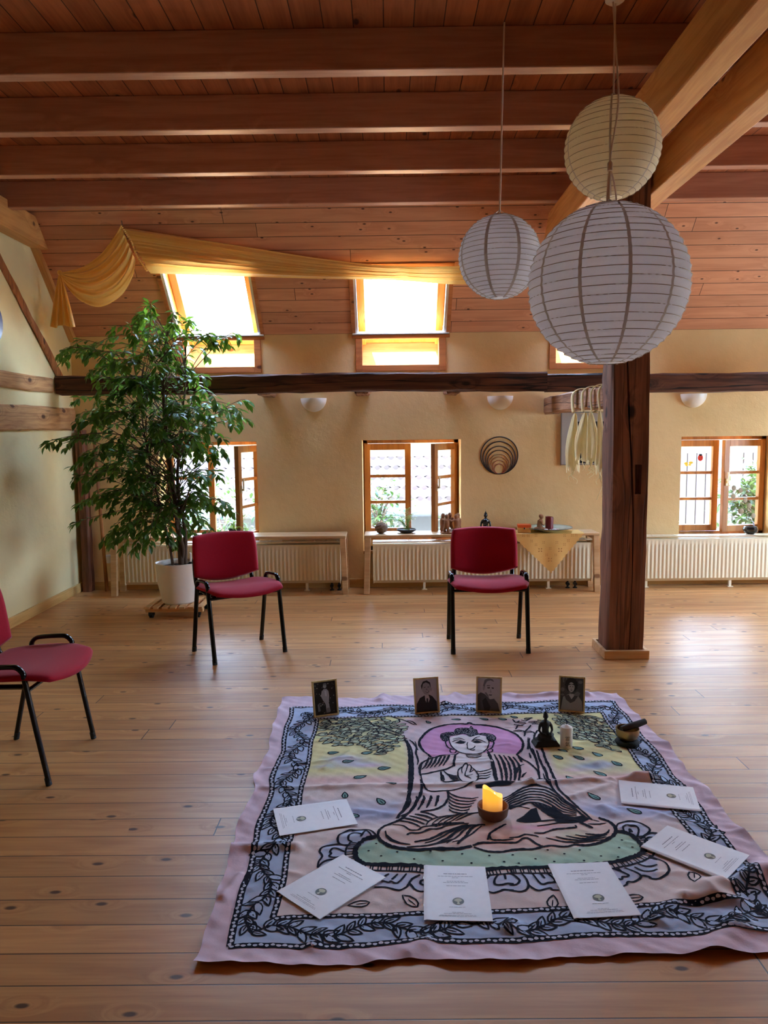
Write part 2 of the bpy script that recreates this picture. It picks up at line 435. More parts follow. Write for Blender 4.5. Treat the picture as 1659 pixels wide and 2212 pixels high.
# ---------------- skylights: lining, sash, glass, niche with sunlit pine panel
def skylight(i, n0, n1, x0, x1, SK1):
    root = bpy.data.objects.new('window_%d' % i, None); COL.objects.link(root); root['kind'] = 'structure'
    root.location = (0, 0, 0)
    def sl(mb, name, mat, bevel=0):
        o = mb.build(name, mat, None, bevel=bevel); o.matrix_world = SM; o.parent = root; return o
    t = .02
    # white lining boards on both cheeks and the head
    m = MB()
    m.box((x0-.001, -.02, -.20), (x0+t, SK1, -.03)); m.box((x1-t, -.02, -.20), (x1+.001, SK1, -.03))
    m.box((x0, SK1-t, -.20), (x1, SK1+.001, -.03))
    sl(m, 'lining', M['sashwood'])
    m = MB(); m.box((x0-.001, -.02, -.032), (x0+t+.004, SK1, .006)); m.box((x1-t-.004, -.02, -.032), (x1+.001, SK1, .006))
    sl(m, 'white_edge', M['lining'])
    # pine casing around the opening on the room side
    m = MB()
    m.box((x0-.035, -.0, -.002), (x0, SK1+.035, .014)); m.box((x1, -.0, -.002), (x1+.035, SK1+.035, .014))
    m.box((x0, SK1, -.002), (x1, SK1+.035, .014))
    sl(m, 'casing', M['trim'])
    # sash frame (pine) at the outer roof plane
    a, b = x0+t, x1-t
    m = MB(); w = .07
    m.box((a, SK0+.02, -.235), (a+w, SK1-t, -.13)); m.box((b-w, SK0+.02, -.235), (b, SK1-t, -.13))
    m.box((a, SK0+.03, -.235), (b, SK0+.03+w, -.15)); m.box((a, SK1-t-.04, -.235), (b, SK1-t, -.15))
    sl(m, 'sash', M['sashwood'], .006)
    m = MB(); m.box((a+w-.01, SK0+.07, -.205), (b-w+.01, SK1-t-.03, -.199))
    sl(m, 'pane', M['glass'])
    # ledge and bar between the skylight and the niche
    m = MB()
    m.box((x0-.035, YB-.016, 2.356), (x1+.035, YB+.05, 2.384))
    m.build('sill_bar', M['trim'], root, bevel=.003)
    m = MB(); m.box((x0-.03, YB-.03, 2.388), (x1+.03, YB+.05, 2.402))
    m.build('ledge', M['lining'], root, bevel=.003)
    # niche frame on the wall
    m = MB(); fw = .062
    m.box((n0-fw, YB-.014, 2.052), (n0, YB+.06, 2.356)); m.box((n1, YB-.014, 2.052), (n1+fw, YB+.06, 2.356))
    m.box((n0, YB-.014, 2.052), (n1, YB+.06, 2.108))
    m.build('niche_frame', M['trim'], root, bevel=.003)
    # niche box behind: floor, cheeks, back panel of pale pine
    m = MB()
    m.box((n0-.03, YB+.3, 2.06), (n1+.03, YB+.315, 2.40))
    m.build('niche_panel', M['palewood'], root)
    m = MB()
    m.box((n0-.03, YB+.055, 2.075), (n1+.03, YB+.30, 2.104))
    m.box((n0-.03, YB+.055, 2.10), (n0-.008, YB+.30, 2.42)); m.box((n1+.008, YB+.055, 2.10), (n1+.03, YB+.30, 2.42))
    m.build('niche_lining', M['palewood'], root)
    return root
for i in range(4):
    skylight(4+i, NICHE[i][0], NICHE[i][1], SKYX[i][0], SKYX[i][1], SKT[i])

# ---------------- casement windows
def casement(i, x0, x1, z0, z1, open_deg, sill=True):
    root = bpy.data.objects.new('window_%d' % i, None); COL.objects.link(root); root['kind'] = 'structure'
    Y = YB + .27; fw = .045; zb = .475
    m = MB()
    m.box((x0, Y, zb-.05), (x0+fw, Y+.07, z1)); m.box((x1-fw, Y, zb-.05), (x1, Y+.07, z1))
    m.box((x0, Y, z1-.035), (x1, Y+.07, z1)); m.box((x0, Y, zb-.06), (x1, Y+.07, zb))
    xm = (x0+x1)/2 - .0
    m.build('frame', M['winwood'], root, bevel=.004)
    m = MB().box((x0, Y-.01, z0), (x1, Y+.06, zb-.055)); m.build('apron', M['plaster'], root)
    m = MB().box((x0, YB-.05, z0-.03), (x1, Y, z0+.0)); m.build('sill', M['winwood'], root, bevel=.005)
    def sash(sx0, sx1, M4, handle):
        st = .058; zt = z1-.038; zl = zb+.004
        W = sx1-sx0
        m = MB()
        def bx(a, b, c, d, y0=0, y1=.045): m.box((a, y0, b), (c, y1, d), 0, M4)
        bx(0, zl, st, zt); bx(W-st, zl, W, zt); bx(st, zl, W-st, zl+.062); bx(st, zt-.062, W-st, zt)
        H = (zt-zl-.124)
        for k in (1, 2):
            zz = zl+.062+H*k/3
            bx(st, zz-.014, W-st, zz+.014, .008, .037)
        so = m.build('sash', M['winwood'], root, bevel=.003)
        m = MB(); m.box((st-.004, .02, zl+.058), (W-st+.004, .024, zt-.058), 0, M4)
        m.build('pane', M['glass'], so)
        if handle:
            hx = .028 if handle > 0 else W-.028
            m = MB(); m.box((hx-.012, -.012, .93), (hx+.012, 0, 1.0), 0, M4); m.box((hx-.008, -.034, .955), (hx+.10*handle*.0+.008, -.012, .975), 0, M4)
            m.box((hx-.009, -.036, .962), (hx+.009, -.024, 1.065), 0, M4)
            m.build('handle', M['whitemetal'], so, bevel=.002)
    # closed left sash
    T = Matrix.Translation(Vector((x0+.012, Y-.02, 0)))
    sash(0, xm-x0-.012, T, 0)
    # right sash swung into the room about its right hinge
    W = x1-.012-xm
    T = Matrix.Translation(Vector((x1-.012, Y-.02, 0))) @ Matrix.Rotation(R(open_deg), 4, 'Z') @ Matrix.Translation(Vector((-W, 0, 0)))
    sash(0, W, T, 1)
    return root
casement(1, *WIN[0], 74)
casement(2, *WIN[1], 58)
casement(3, *WIN[2], 13)

# ---------------- roof timbers
def beam_box(name, lo, hi, mat, label, cat='beam', group=None, bevel=.006):
    c = Vector(((lo[0]+hi[0])/2, (lo[1]+hi[1])/2, lo[2]))
    o = MB().box(lo, hi).build(name, mat, None, bevel=bevel, loc=c)
    return tag(o, label, cat, group)
for k, (y, lab) in enumerate(((3.84, 'reddish pine ceiling joist nearest the viewer, lowest in view of the four'),
        (4.54, 'reddish pine ceiling joist just behind the nearest one'),
        (5.26, 'third pine ceiling joist from the viewer'),
        (5.98, 'farthest pine ceiling joist, beside the boarded roof slope'))):
    lab = [ 'reddish pine ceiling joist nearest the viewer, topmost in the photo', 'reddish pine ceiling joist next behind the topmost one',
            'reddish pine ceiling joist next in front of the farthest one', 'farthest reddish pine ceiling joist, beside the boarded roof slope'][k]
    beam_box('ceiling_joist', (XL+.001, y, 3.2), (XR-.001, y+.08, ZC), M['joist'], lab, 'beam', 'ceiling joists')
# pair of collar beams running towards the viewer, either side of the post
def slanted_end_beam(name, x0, x1, y0, y1, z0, z1, cut, label, mat):
    P = [(y0, z0), (y1, z0), (y1+.0, z0+.06), (y1-cut, z1), (y0, z1)]
    n = len(P); c = Vector(((x0+x1)/2, (y0+y1)/2, z0)); mb = MB()
    mb.add([(x0, y, z) for y, z in P]+[(x1, y, z) for y, z in P],
           [tuple(range(n-1, -1, -1)), tuple(range(n, 2*n))] + [(i, (i+1) % n, n+(i+1) % n, n+i) for i in range(n)])
    o = mb.build(name, mat, None, bevel=.007, loc=c)
    return tag(o, label, 'beam')
slanted_end_beam('collar_beam', 1.29, 1.425, -.5, 6.50, 2.965, 3.198, .20, 'pale pine collar beam on the left of the old post, behind the top paper lantern', M['beam'])
slanted_end_beam('collar_beam', 1.655, 1.79, -.5, 6.50, 2.945, 3.198, .20, 'pale pine collar beam on the right of the old post, at the right edge', M['beam'])
slanted_end_beam('collar_beam', XL+.002, XL+.12, -.5, 6.93, 3.045, 3.262, .30, 'pine collar beam end against the left plaster wall', M['beam'])

def hewn(p0, p1, w, h, seed, step=.14, jit=.006, mb=None, ch=.014):
    """hand-hewn timber between p0 and p1 (centres), w across, h up"""
    rnd = random.Random(seed); p0 = Vector(p0); p1 = Vector(p1); d = p1-p0; L = d.length; d.normalize()
    up = Vector((0,0,1)) if abs(d.z) < .9 else Vector((0,1,0))
    sd = d.cross(up).normalized(); up = sd.cross(d).normalized()
    n = max(2, int(L/step)); rows = []
    base = [(-w/2+ch, -h/2), (w/2-ch, -h/2), (w/2, -h/2+ch), (w/2, h/2-ch), (w/2-ch, h/2), (-w/2+ch, h/2), (-w/2, h/2-ch), (-w/2, -h/2+ch)]
    ph = [rnd.uniform(0, 9) for _ in range(4)]
    for i in range(n+1):
        t = i/n; c = p0 + d*(L*t)
        c = c + up*(.006*math.sin(t*L*2.1+ph[0])) + sd*(.005*math.sin(t*L*1.7+ph[1]))
        rows.append([c + sd*(a + rnd.uniform(-jit, jit)) + up*(b + rnd.uniform(-jit, jit)) for a, b in base])
    mb = mb or MB(); o = len(mb.v)
    mb.grid(rows, 0, closed=True)
    m = len(base); mb.f.append(tuple(range(o+m-1, o-1, -1))); mb.m.append(0)
    e = o+n*m; mb.f.append(tuple(range(e, e+m))); mb.m.append(0)
    return mb
def timber(name, p0, p1, w, h, seed, mat, label, **kw):
    c = (Vector(p0)+Vector(p1))/2
    return tag(hewn(p0, p1, w, h, seed, **kw).build(name, mat, None, smooth=35, loc=c), label, 'beam')
timber('purlin_beam', (XL+.03, 6.92, 1.925), (1.40, 6.88, 1.918), .15, .160, 3, M['old'], 'long dark hewn purlin beam crossing in front of the back wall, left of the post')
_pl = COL.objects['purlin_beam']
_p = on_y(665, 815, 6.842) - _pl.location
MB().box((_p.x-.058, -.004, _p.z-.037), (_p.x+.058, .008, _p.z+.037), 0, Matrix.Translation(Vector((0, _p.y, 0)))).build('peg_block', M['old'], _pl, bevel=.004)
timber('purlin_beam', (1.40, 6.89, 1.898), (XR-.01, 6.86, 1.880), .14, .158, 4, M['old'], 'dark hewn purlin beam continuing to the right behind the old post')
timber('tie_beam', (1.535, 5.14, 1.705), (1.545, YB-.02, 1.715), .165, .148, 5, M['oldy'], 'short grey-brown hewn tie beam from post to back wall, hung with cream cloth')
for k, (x, lab) in enumerate(((-1.11, 'beside the leafy tree'), (-.235, 'near the left wall lamp'), (.585, 'near the middle wall lamp'), (3.15, 'near the right wall lamp'))):
    timber('tie_stub', (x, 6.965, 1.872), (x, YB-.005, 1.872), .13, .10, 20+k, M['oldy'], 'short timber stub between purlin and back wall, ' + lab)
# left wall timbers
timber('wall_timber', (XL+.004, -1, 1.93), (XL+.004, 6.84, 1.93), .036, .128, 8, M['oldlight'], 'upper pale timber let into the left plaster wall', jit=.004)
timber('wall_timber', (XL+.004, -1, 1.632), (XL+.004, YB-.02, 1.632), .04, .205, 9, M['oldlight'], 'lower and wider pale timber let into the left plaster wall', jit=.004)
timber('corner_post', (XL+.075, YB-.055, 0.0), (XL+.07, YB-.055, 1.535), .085, .1, 10, M['oldz'], 'slim dark reddish post standing in the back left corner')
timber('wall_brace', (XL+.006, 5.62, 3.2), (XL+.006, 7.02, 1.985), .03, .085, 11, M['brace'], 'thin diagonal brace on the left plaster wall')
# wooden staff leaning in the corner
o = MB().tube([(-2.70, 7.215, 0.004), (-2.73, 7.235, .7), (-2.765, 7.262, 1.42)], [.017, .016, .014], 10).build('wooden_staff', M['brace'], None, smooth=True, loc=(-2.70, 7.215, 0))
tag(o, 'plain wooden staff leaning in the back left corner beside the dark post', 'staff')

# ---------------- old post with a long drying crack, a mortise and a pine plinth
root = thing('timber_post', 'thick old hewn timber post standing on the floor under the lanterns', 'post', (1.54, 5.04, 0))
mb = MB(); rnd = random.Random(12)
hw, hd, H = .112, .125, 3.39
fx = [-1, -.6, -.06, 0.0, .05, .25, .62, 1]
zs = [0.0] + [k*.14 for k in range(1, 24)]
zs = sorted(set([z for z in zs if not (1.06 < z < 1.30)] + [1.075, 1.265, H]))
rows = []
for z in zs:
    lean = .012*math.sin(z*1.3) - .004*z
    j = lambda s=.005: rnd.uniform(-s, s)
    amp = max(0, math.sin((z-.05)/2.6*PI)) if z < 2.65 else 0
    cxk = .02 + .02*math.sin(z*2.3) - .015*z
    row = []
    for k, f in enumerate(fx):
        x = f*hw + lean + (cxk if k in (2, 3, 4) else 0) + j(.002); y = -hd + j(.003)
        if k == 3: y += .05*amp
        if k in (2, 4): x += (-1 if k == 2 else 1)*.003*(amp-1)*-1*0 + 0
        row.append(Vector((x, y, z)))
    cxs = .012 + (.006 if z < .3 else 0)
    row[0].x += .0; row.insert(0, Vector((-hw+lean-.006+j(.006), -hd+.016, z)))
    row.append(Vector((hw+lean+j(.006), -hd+.014, z)))
    row += [Vector((hw+lean+j(.007), hd-.014, z)), Vector((hw-.014+lean, hd, z)), Vector((-hw+.014+lean, hd, z)), Vector((-hw+lean+j(.008)-.004, hd-.016, z))]
    row += [Vector((-hw+lean+j(.009)-.006, .04, z)), Vector((-hw+lean+j(.009)-.006, -.045, z))]
    rows.append(row)
n = len(rows[0]); vs = [p for r in rows for p in r]; fc = []
for i in range(len(rows)-1):
    for k in range(n):
        if k == 6 and abs(zs[i]-1.075) < 1e-6: continue      # mortise opening between fx .25 and .62
        q = (i*n+k, i*n+(k+1) % n, (i+1)*n+(k+1) % n, (i+1)*n+k); fc.append(q)
mb.add(vs, fc)
i = zs.index(1.075); qa, qb, qc, qd = (vs[i*n+6], vs[i*n+7], vs[(i+1)*n+7], vs[(i+1)*n+6])
dp = Vector((0, .07, 0))
mb.quad(qa+dp, qb+dp, qc+dp, qd+dp); mb.quad(qa, qb, qb+dp, qa+dp); mb.quad(qb, qc, qc+dp, qb+dp); mb.quad(qc, qd, qd+dp, qc+dp); mb.quad(qd, qa, qa+dp, qd+dp)
mb.f.append(tuple(range((len(rows)-1)*n, len(rows)*n))); mb.m.append(0)
mb.build('post', M['oldz'], root, smooth=38)
m = MB(); e = .034
for lo, hi in (((-hw-e, -hd-e, 0), (hw+e, -hd-.004, .058)), ((-hw-e, hd+.004, 0), (hw+e, hd+e, .058)), ((-hw-e, -hd-.004, 0), (-hw-.014, hd+.004, .058)), ((hw+.010, -hd-.004, 0), (hw+e, hd+.004, .058))):
    m.box(lo, hi)
m.build('plinth', M['palewood'], root, bevel=.004)
# ------------------------------------------------------------------ radiators and radiator benches
def radiator(x0, x1, z0, z1, label, valve=None, feet=()):
    root = thing('radiator', label, 'radiator', ((x0+x1)/2, 7.1, 0)); ox = (x0+x1)/2
    a, b = x0-ox, x1-ox; mb = MB(); pitch = .0365
    n = int((b-a-.05)/pitch); rows_b = []; rows_t = []
    # fluted front: rows across x with wave profile, flat rims top and bottom
    xs = [a, a+.022]; ds = [0, 0]; s0 = a+.025; W = (b-a-.05)/n
    for k in range(n):
        c = s0+k*W
        for f, d in ((.10, 0), (.24, .0055), (.56, .0055), (.70, 0), (.95, 0)):
            xs.append(c+f*W); ds.append(d)
    xs += [b-.022, b]; ds += [0, 0]
    H = z1-.03
    prof = [(z0, 0, 1), (z0+.03, 0, 0), (z0+.05, 1, 0), (H-.06, 1, 0), (H-.04, 0, 0), (H, 0, 0), (H, 0, 1)]
    rows = [[Vector((x, (.008+.010 - d*f) if not bk else .05, z)) for x, d in zip(xs, ds)] for z, f, bk in prof]
    mb.grid(rows, 0)
    mb.box((a, .012, z0), (a+.004, .05, H)); mb.box((b-.004, .012, z0), (b, .05, H))
    mb.build('front_panel', M['whitemetal'], root, smooth=30)
    mb = MB().box((a, .115, z0), (b, .13, H)); mb.build('rear_panel', M['whitemetal'], root)
    MB().box((a-.002, .018, z0+.02), (a, .13, z1-.004)).build('side_cover', M['whitemetal'], root)
    MB().box((b, .018, z0+.02), (b+.002, .13, z1-.004)).build('side_cover', M['whitemetal'], root)
    mb = MB(); mb.box((a, .016, z1-.006), (b, .034, z1)); mb.box((a, .114, z1-.006), (b, .132, z1))
    k = a
    while k < b: mb.box((k, .03, z1-.006), (k+.012, .116, z1)); k += .105
    k = .046
    while k < .11: mb.box((a, k, z1-.007), (b, k+.004, z1-.002)); k += .016
    mb.build('top_grille', M['whitemetal'], root)
    for fx in feet:
        m = MB().box((fx-ox-.012, .05, 0), (fx-ox+.012, .075, z0+.02)); m.box((fx-ox-.025, .04, 0), (fx-ox+.025, .09, .006))
        m.build('foot', M['whitemetal'], root)
    if valve:
        m = MB()
        for dx in (-.035, .035):
            x = valve-ox+dx
            m.tube([(x, .07, 0), (x, .07, z0+.01)], .009, 10); m.tube([(x, .05, z0-.03), (x, .09, z0-.03)], .017, 10)
            m.lathe([(0, 0), (.022, 0), (.022, .006), (.012, .012), (0, .012)], 14, (x, .07, 0))
        m.build('valve', M['darkmetal'], root, smooth=40)
        m = MB().tube([(b+.006, .07, z1-.05), (b+.045, .07, z1-.05)], .019, 14); m.tube([(b, .07, z1-.05), (b+.01, .07, z1-.05)], .011, 10)
        m.build('thermostat_knob', M['white'], root, smooth=40)
    return root
radiator(-2.49, -.46, .075, .475, 'cream panel radiator behind the tree and the left bench', valve=-.51, feet=(-2.05, -.78))
radiator(-.15, 1.90, .07, .468, 'cream panel radiator under the middle window', valve=1.72, feet=(.33, 1.5))
radiator(2.16, 4.6, .062, .492, 'cream fluted radiator with uncovered top under the right window', feet=(2.42, 3.21, 4.2))

def bench(x0, x1, label):
    root = thing('radiator_bench', label, 'bench', ((x0+x1)/2, 7.0, 0)); c = (x0+x1)/2; a, b = x0-c, x1-c
    zt = .548; w = .062
    for k in range(4):
        y = -.035+k*.0745
        m = MB().box((a-.03, y, zt-.022), (b+.03, y+w, zt)); m.build('slat', M['bench'], root, bevel=.003)
    for s in (-1, 1):
        xa = a if s < 0 else b
        for y in (-.03, .205):
            m = MB(); tilt = .018*s
            m.add([(xa+dx+(tilt if z == 0 else 0), y+dy, z) for z in (0, zt-.022) for dx, dy in ((-.026, 0), (.026, 0), (.026, .05), (-.026, .05))],
                  [(3,2,1,0), (4,5,6,7), (0,1,5,4), (1,2,6,5), (2,3,7,6), (3,0,4,7)])
            m.build('leg', M['bench'], root, bevel=.003)
        m = MB().box((xa-.02, .02, zt-.06), (xa+.02, .205, zt-.022)); m.build('cross_bar', M['bench'], root)
    return root
bench(-2.53, -.425, 'long slatted spruce bench over the radiator behind the tree')
bench(-.195, 1.895, 'long slatted spruce bench over the radiator under the middle window')

# ------------------------------------------------------------------ stacking chairs
M['red'] = None
t = NT('crimson_fabric'); co = t.coord(); nz = t.noise(co, 260, 2); n2 = t.noise(co, 9, 2)
t.p(Base_Color=t.mix(nz.outputs[0], C3(150, 8, 34), C3(186, 18, 50)), Roughness=.85)
t.b.inputs['Sheen Weight'].default_value = .18; t.b.inputs['Sheen Roughness'].default_value = .4
t.b.inputs['Specular IOR Level'].default_value = .25
t.bump(nz.outputs[0], .25, .001); M['red'] = t.m

def cushion(name, outline_fn, thick, nu, nv, surf, mat, root):
    """closed padded shell: surf(u, v) gives (point, normal); outline half sizes shrink at the rim"""
    rows_f = []; rows_b = []
    for i in range(nv+1):
        rf = []; rb = []
        for j in range(nu+1):
            u = -1+2*j/nu; v = -1+2*i/nv
            p, nrm, e = surf(u, v)
            rf.append(p + nrm*(thick*e)); rb.append(p - nrm*(thick*.35*e))
        rows_f.append(rf); rows_b.append(rb)
    mb = MB(); mb.grid(rows_f, 0); mb.grid(rows_b, 0, flip=True)
    o = mb.build(name, mat, root)
    bm = bmesh.new(); bm.from_mesh(o.data); bmesh.ops.remove_doubles(bm, verts=bm.verts, dist=1e-5)
    bmesh.ops.recalc_face_normals(bm, faces=bm.faces)
    for f in bm.faces: f.smooth = True
    bm.to_mesh(o.data); bm.free()
    return o
def sq(u, v):
    """square to rounded square"""
    return u*math.sqrt(max(0, 1-.30*v*v)), v*math.sqrt(max(0, 1-.30*u*u))
def rim(u, v):
    d = max(abs(u), abs(v)); return math.sqrt(max(0.0, 1-d**6))

def make_chair(label):
    root = thing('visitor_chair', label, 'chair', (0,0,0), 0, 'red stacking chairs around the cloth')
    # seat: faces -y; sits .43 .. .475
    def seat(u, v):
        a, b = sq(u, v)
        x = a*.275*(1+.03*b); y = -b*.245 - .012            # v=+1 front
        z = .447 + .020*a*a + .008*b - .036*max(0, b-.40)**1.5*1.6 - .014*max(0, -b-.5)
        return Vector((x, y, z)), Vector((0, -.12*max(0,b), 1)).normalized(), .026*rim(u, v)/.026
    cushion('seat', None, .031, 28, 28, seat, M['red'], root)
    # backrest: curved shell leaning back, lower edge bowed down
    def back(u, v):
        a = u*math.sqrt(max(0, 1-.12*max(0, v)**2)); b = v*math.sqrt(max(0, 1-.16*u*u)) if v > 0 else v
        x = a*.238; zc = .662
        z = zc + b*.143 - ((1-a*a)*.052*(-v)**1.5 if v < 0 else 0)
        y = .228 - .062*a*a*.9 + .17*(z-.5)*.8
        return Vector((x, y, z)), Vector((0, -1, .16)).normalized(), rim(u, v)
    cushion('backrest', None, .024, 26, 24, back, M['red'], root)
    # side frames: oval tube bent to an inverted U with splayed legs
    for s in (-1, 1):
        X = s*.252
        zt = .512
        F0 = Vector((X, -.192, 0)); B0 = Vector((X, .192, 0))
        FT = Vector((X, -.112, zt-.035)); BT = Vector((X, .088, zt-.035))
        def leg(P0, PT):
            o = MB().tube([P0+Vector((0,0,.012)), P0.lerp(PT, .5), PT], .0152, 14, flat=.72)
            lo = o.build('leg', M['black'], root, smooth=50)
            MB().tube([P0, P0+(PT-P0)*.07], .0164, 14, flat=.76).build('foot_cap', M['rubber'], lo, smooth=50)
        leg(F0, FT); leg(B0, BT)
        top = spline([FT, FT+(FT-F0).normalized()*.018, Vector((X, -.085, zt+.006)), Vector((X, -.05, zt+.010)), Vector((X, .03, zt+.006)), Vector((X, .066, zt-.002)), BT+(BT-B0).normalized()*.014, BT], 5)
        MB().tube(top, .0152, 14, flat=.72).build('side_rail', M['black'], root, smooth=50)
    for y, z in ((-.125, .418), (.10, .414)):
        MB().tube([(-.252, y, z), (.252, y, z)], .0095, 10).build('crossbar', M['black'], root, smooth=50)
    for s in (-1, 1):
        pts = spline([(s*.205, -.10, .420), (s*.205, .08, .420), (s*.205, .175, .424), (s*.207, .222, .452), (s*.208, .243, .53), (s*.206, .258, .62)], 5)
        MB().tube(pts, .0115, 8, flat=1.35).build('back_support', M['black'], root, smooth=50)
    return root
chair = make_chair('red chair standing alone in front of the middle window, beside the old post')
chair.location = (.676, 5.232, 0); chair.rotation_euler = (0, 0, R(0))
dup(chair, (-1.035, 5.15, 0), R(34), 'red chair turned to the right, standing in front of the potted tree')
dup(chair, (-1.665, 3.41, 0), R(90), 'red chair cut off by the left edge of the photo')

# ------------------------------------------------------------------ paper lanterns
M['paper'] = paper_mat('rice_paper', C3(244, 245, 250), .74)
M['paperwarm'] = paper_mat('rice_paper_aged', C3(244, 234, 208), .62)
M['seam'] = paper_mat('paper_seam', C3(206, 196, 186), .42)
M['wire'] = plain('lantern_wire', C3(150, 128, 100), .5, .2, var=.05)
M['cord'] = plain('white_cord', C3(222, 206, 190), .6, var=.06)
def lantern(loc, Rr, nrib, nseam, label, mat, cord_pts, top_r=.30, squash=1.0, phase=0.0, seamw=.05, hook=None, rose=None):
    root = thing('paper_lantern', label, 'lantern', loc, 0, 'paper lanterns')
    lo = math.asin(.235); hi = PI - math.asin(.235)
    sub = 4; n = 72; rows = []; T = nrib*sub
    rib_pts = []
    rr = random.Random(int(Rr*1000))
    wob = [rr.uniform(-.006, .006) for _ in range(T+1)]
    for i in range(T+1):
        th = lo + (hi-lo)*i/T; f = (i % sub)/sub
        sag = 1 - .013*math.sin(PI*f)
        row = []
        for k in range(n):
            ph = 2*PI*k/n
            q = Rr*sag*(1 + .004*math.sin(ph*5+i*.4) + (wob[i]*.35 if i % sub else 0))
            row.append(Vector((q*math.sin(th)*math.cos(ph), q*math.sin(th)*math.sin(ph), q*math.cos(th)*squash)))
        rows.append(row)
        if i % sub == 0: rib_pts.append((Rr*math.sin(th), Rr*math.cos(th)*squash))
    mb = MB(); mb.grid(rows, 0, closed=True, flip=True)
    sh = mb.build('shade', mat, root, smooth=True)
    mb = MB()                                        # seams where paper strips overlap
    for s in range(nseam):
        ph = 2*PI*s/nseam + phase; strip = []
        for i in range(T+1):
            th = lo + (hi-lo)*i/T; f = (i % sub)/sub; q = Rr*(1 - .011*math.sin(PI*f)) + .0030
            hw = seamw*.5*(.45+.55*math.sin(th))/max(.25, math.sin(th))*Rr*.16/Rr
            strip.append([Vector((q*math.sin(th)*math.cos(ph+d*hw), q*math.sin(th)*math.sin(ph+d*hw), q*math.cos(th)*squash)) for d in (-1, 0, 1)])
        mb.grid(strip, 0)
    mb.build('paper_seams', M['seam'], sh, smooth=True)
    mb = MB()
    for r, z in rib_pts:
        mb.tube([(r*math.cos(2*PI*k/64), r*math.sin(2*PI*k/64), z) for k in range(64)], .0011*max(1, Rr/.25), 5, closed=True)
    mb.build('rib_wire', M['wire'], root, smooth=True)
    zt = Rr*math.cos(lo)*squash; rt = Rr*math.sin(lo)
    mb = MB()                                        # wire spreader in the top opening
    mb.tube([(-rt, 0, zt-.005), (-.02, 0, zt+.015), (0, 0, zt+.03), (.02, 0, zt+.015), (rt, 0, zt-.005)], .0018, 6)
    mb.tube([(0, -rt, zt-.005), (0, -.02, zt+.015), (0, 0, zt+.03), (0, .02, zt+.015), (0, rt, zt-.005)], .0018, 6)
    mb.build('spreader', M['steel'], root)
    mb = MB()                                        # lamp holder inside
    mb.lathe([(0, .0), (.018, 0), (.02, -.05), (.014, -.055), (0, -.055)], 16, (0, 0, zt-.06)); mb.tube([(0,0,zt-.06), (0,0,zt+.03)], .004, 8)
    mb.build('lamp_holder', M['white'], root, smooth=40)
    L = Vector(loc)
    pts = [Vector((0, 0, zt-.06))] + [Vector(p)-L for p in cord_pts]
    MB().tube(spline(pts, 10), .0042, 8).build('cord', M['cord'], root, smooth=True)
    if hook:
        mb = MB(); h = Vector(hook)-L
        mb.tube(spline([h+Vector((-.018,0,-.30)), h+Vector((-.012,-.004,-.14)), h+Vector((0,0,-.02)), h+Vector((.026,-.004,-.12)), h+Vector((.034,0,-.30))], 8), .0042, 8)
        mb.tube([h+Vector((0,0,-.06)), h+Vector((0,0,.05))], .002, 6)
        mb.lathe([(0, -.02), (.011, -.018), (.012, .012), (.006, .02), (0, .02)], 12, h)
        mb.build('cord_clamp', M['cord'], root, smooth=40)
    if rose:
        mb = MB(); mb.lathe([(0, -.034), (.03, -.033), (.042, -.024), (.046, -.003), (.046, 0), (0, 0)], 28, Vector(rose)-L)
        mb.build('ceiling_rose', M['white'], root, smooth=40)
    return root
lantern((.555, 3.87, 2.335), .2, 22, 8, 'smallest white paper lantern, hanging lowest-left of the three', M['paper'],
        [(.556, 3.868, 2.60), (.560, 3.85, 2.95), (.563, 3.82, 3.30), (.565, 3.815, ZC-.001)], phase=.32, seamw=.50)
lantern((1.03, 3.64, 2.755), .2135, 19, 6, 'cream paper lantern hanging topmost, partly behind the largest one', M['paperwarm'],
        [(1.03, 3.64, 2.99), (1.028, 3.63, 3.2), (1.022, 3.605, ZC-.03)], phase=1.25, seamw=.28, squash=1.03, rose=(1.018, 3.60, ZC))
lantern((.945, 3.37, 2.105), .335, 25, 11, 'largest white paper lantern, lowest of the three, in front of the old post', M['paper'],
        [(.948, 3.385, 2.45), (.950, 3.392, 2.56), (.958, 3.402, 2.66), (.985, 3.405, 2.86), (1.000, 3.50, 3.1), (1.008, 3.595, ZC-.03)], phase=.12, seamw=.27, hook=(.952, 3.393, 2.60))

# ------------------------------------------------------------------ wall lamps, rings, picture, socket
def sconce(x, label):
    root = thing('wall_lamp', label, 'lamp', (x, YB, 1.808), 0, 'half bowl wall lamps')
    rows = []; n = 24; m = 12
    for i in range(m+1):
        a = i/m*PI/2; r = math.cos(a); z = -math.sin(a)
        rows.append([Vector((.122*r*math.cos(PI+PI*k/n), .105*r*math.sin(PI+PI*k/n)-.001, .128*z)) for k in range(n+1)])
    mb = MB(); mb.grid(rows, 0)
    inner = [[Vector((p.x*.94, p.y*.94, p.z*.95)) for p in r] for r in rows]; mb.grid(inner, 0, flip=True)
    mb.grid([rows[0], inner[0]], 0)
    mb.build('bowl', M['white'], root, smooth=50)
    MB().box((-.05, -.012, -.09), (.05, 0, -.02)).build('wall_plate', M['white'], root)
    MB().lathe([(0, 0), (.022, .01), (.03, .04), (.018, .07), (0, .075)], 14, (0, -.05, -.08)).build('bulb', M['white'], root, smooth=True)
    return root
sconce(-.694, 'white half bowl wall lamp left of the middle window')
sconce(1.058, 'white half bowl wall lamp above the nested rings')
sconce(2.868, 'white half bowl wall lamp on the right of the post')

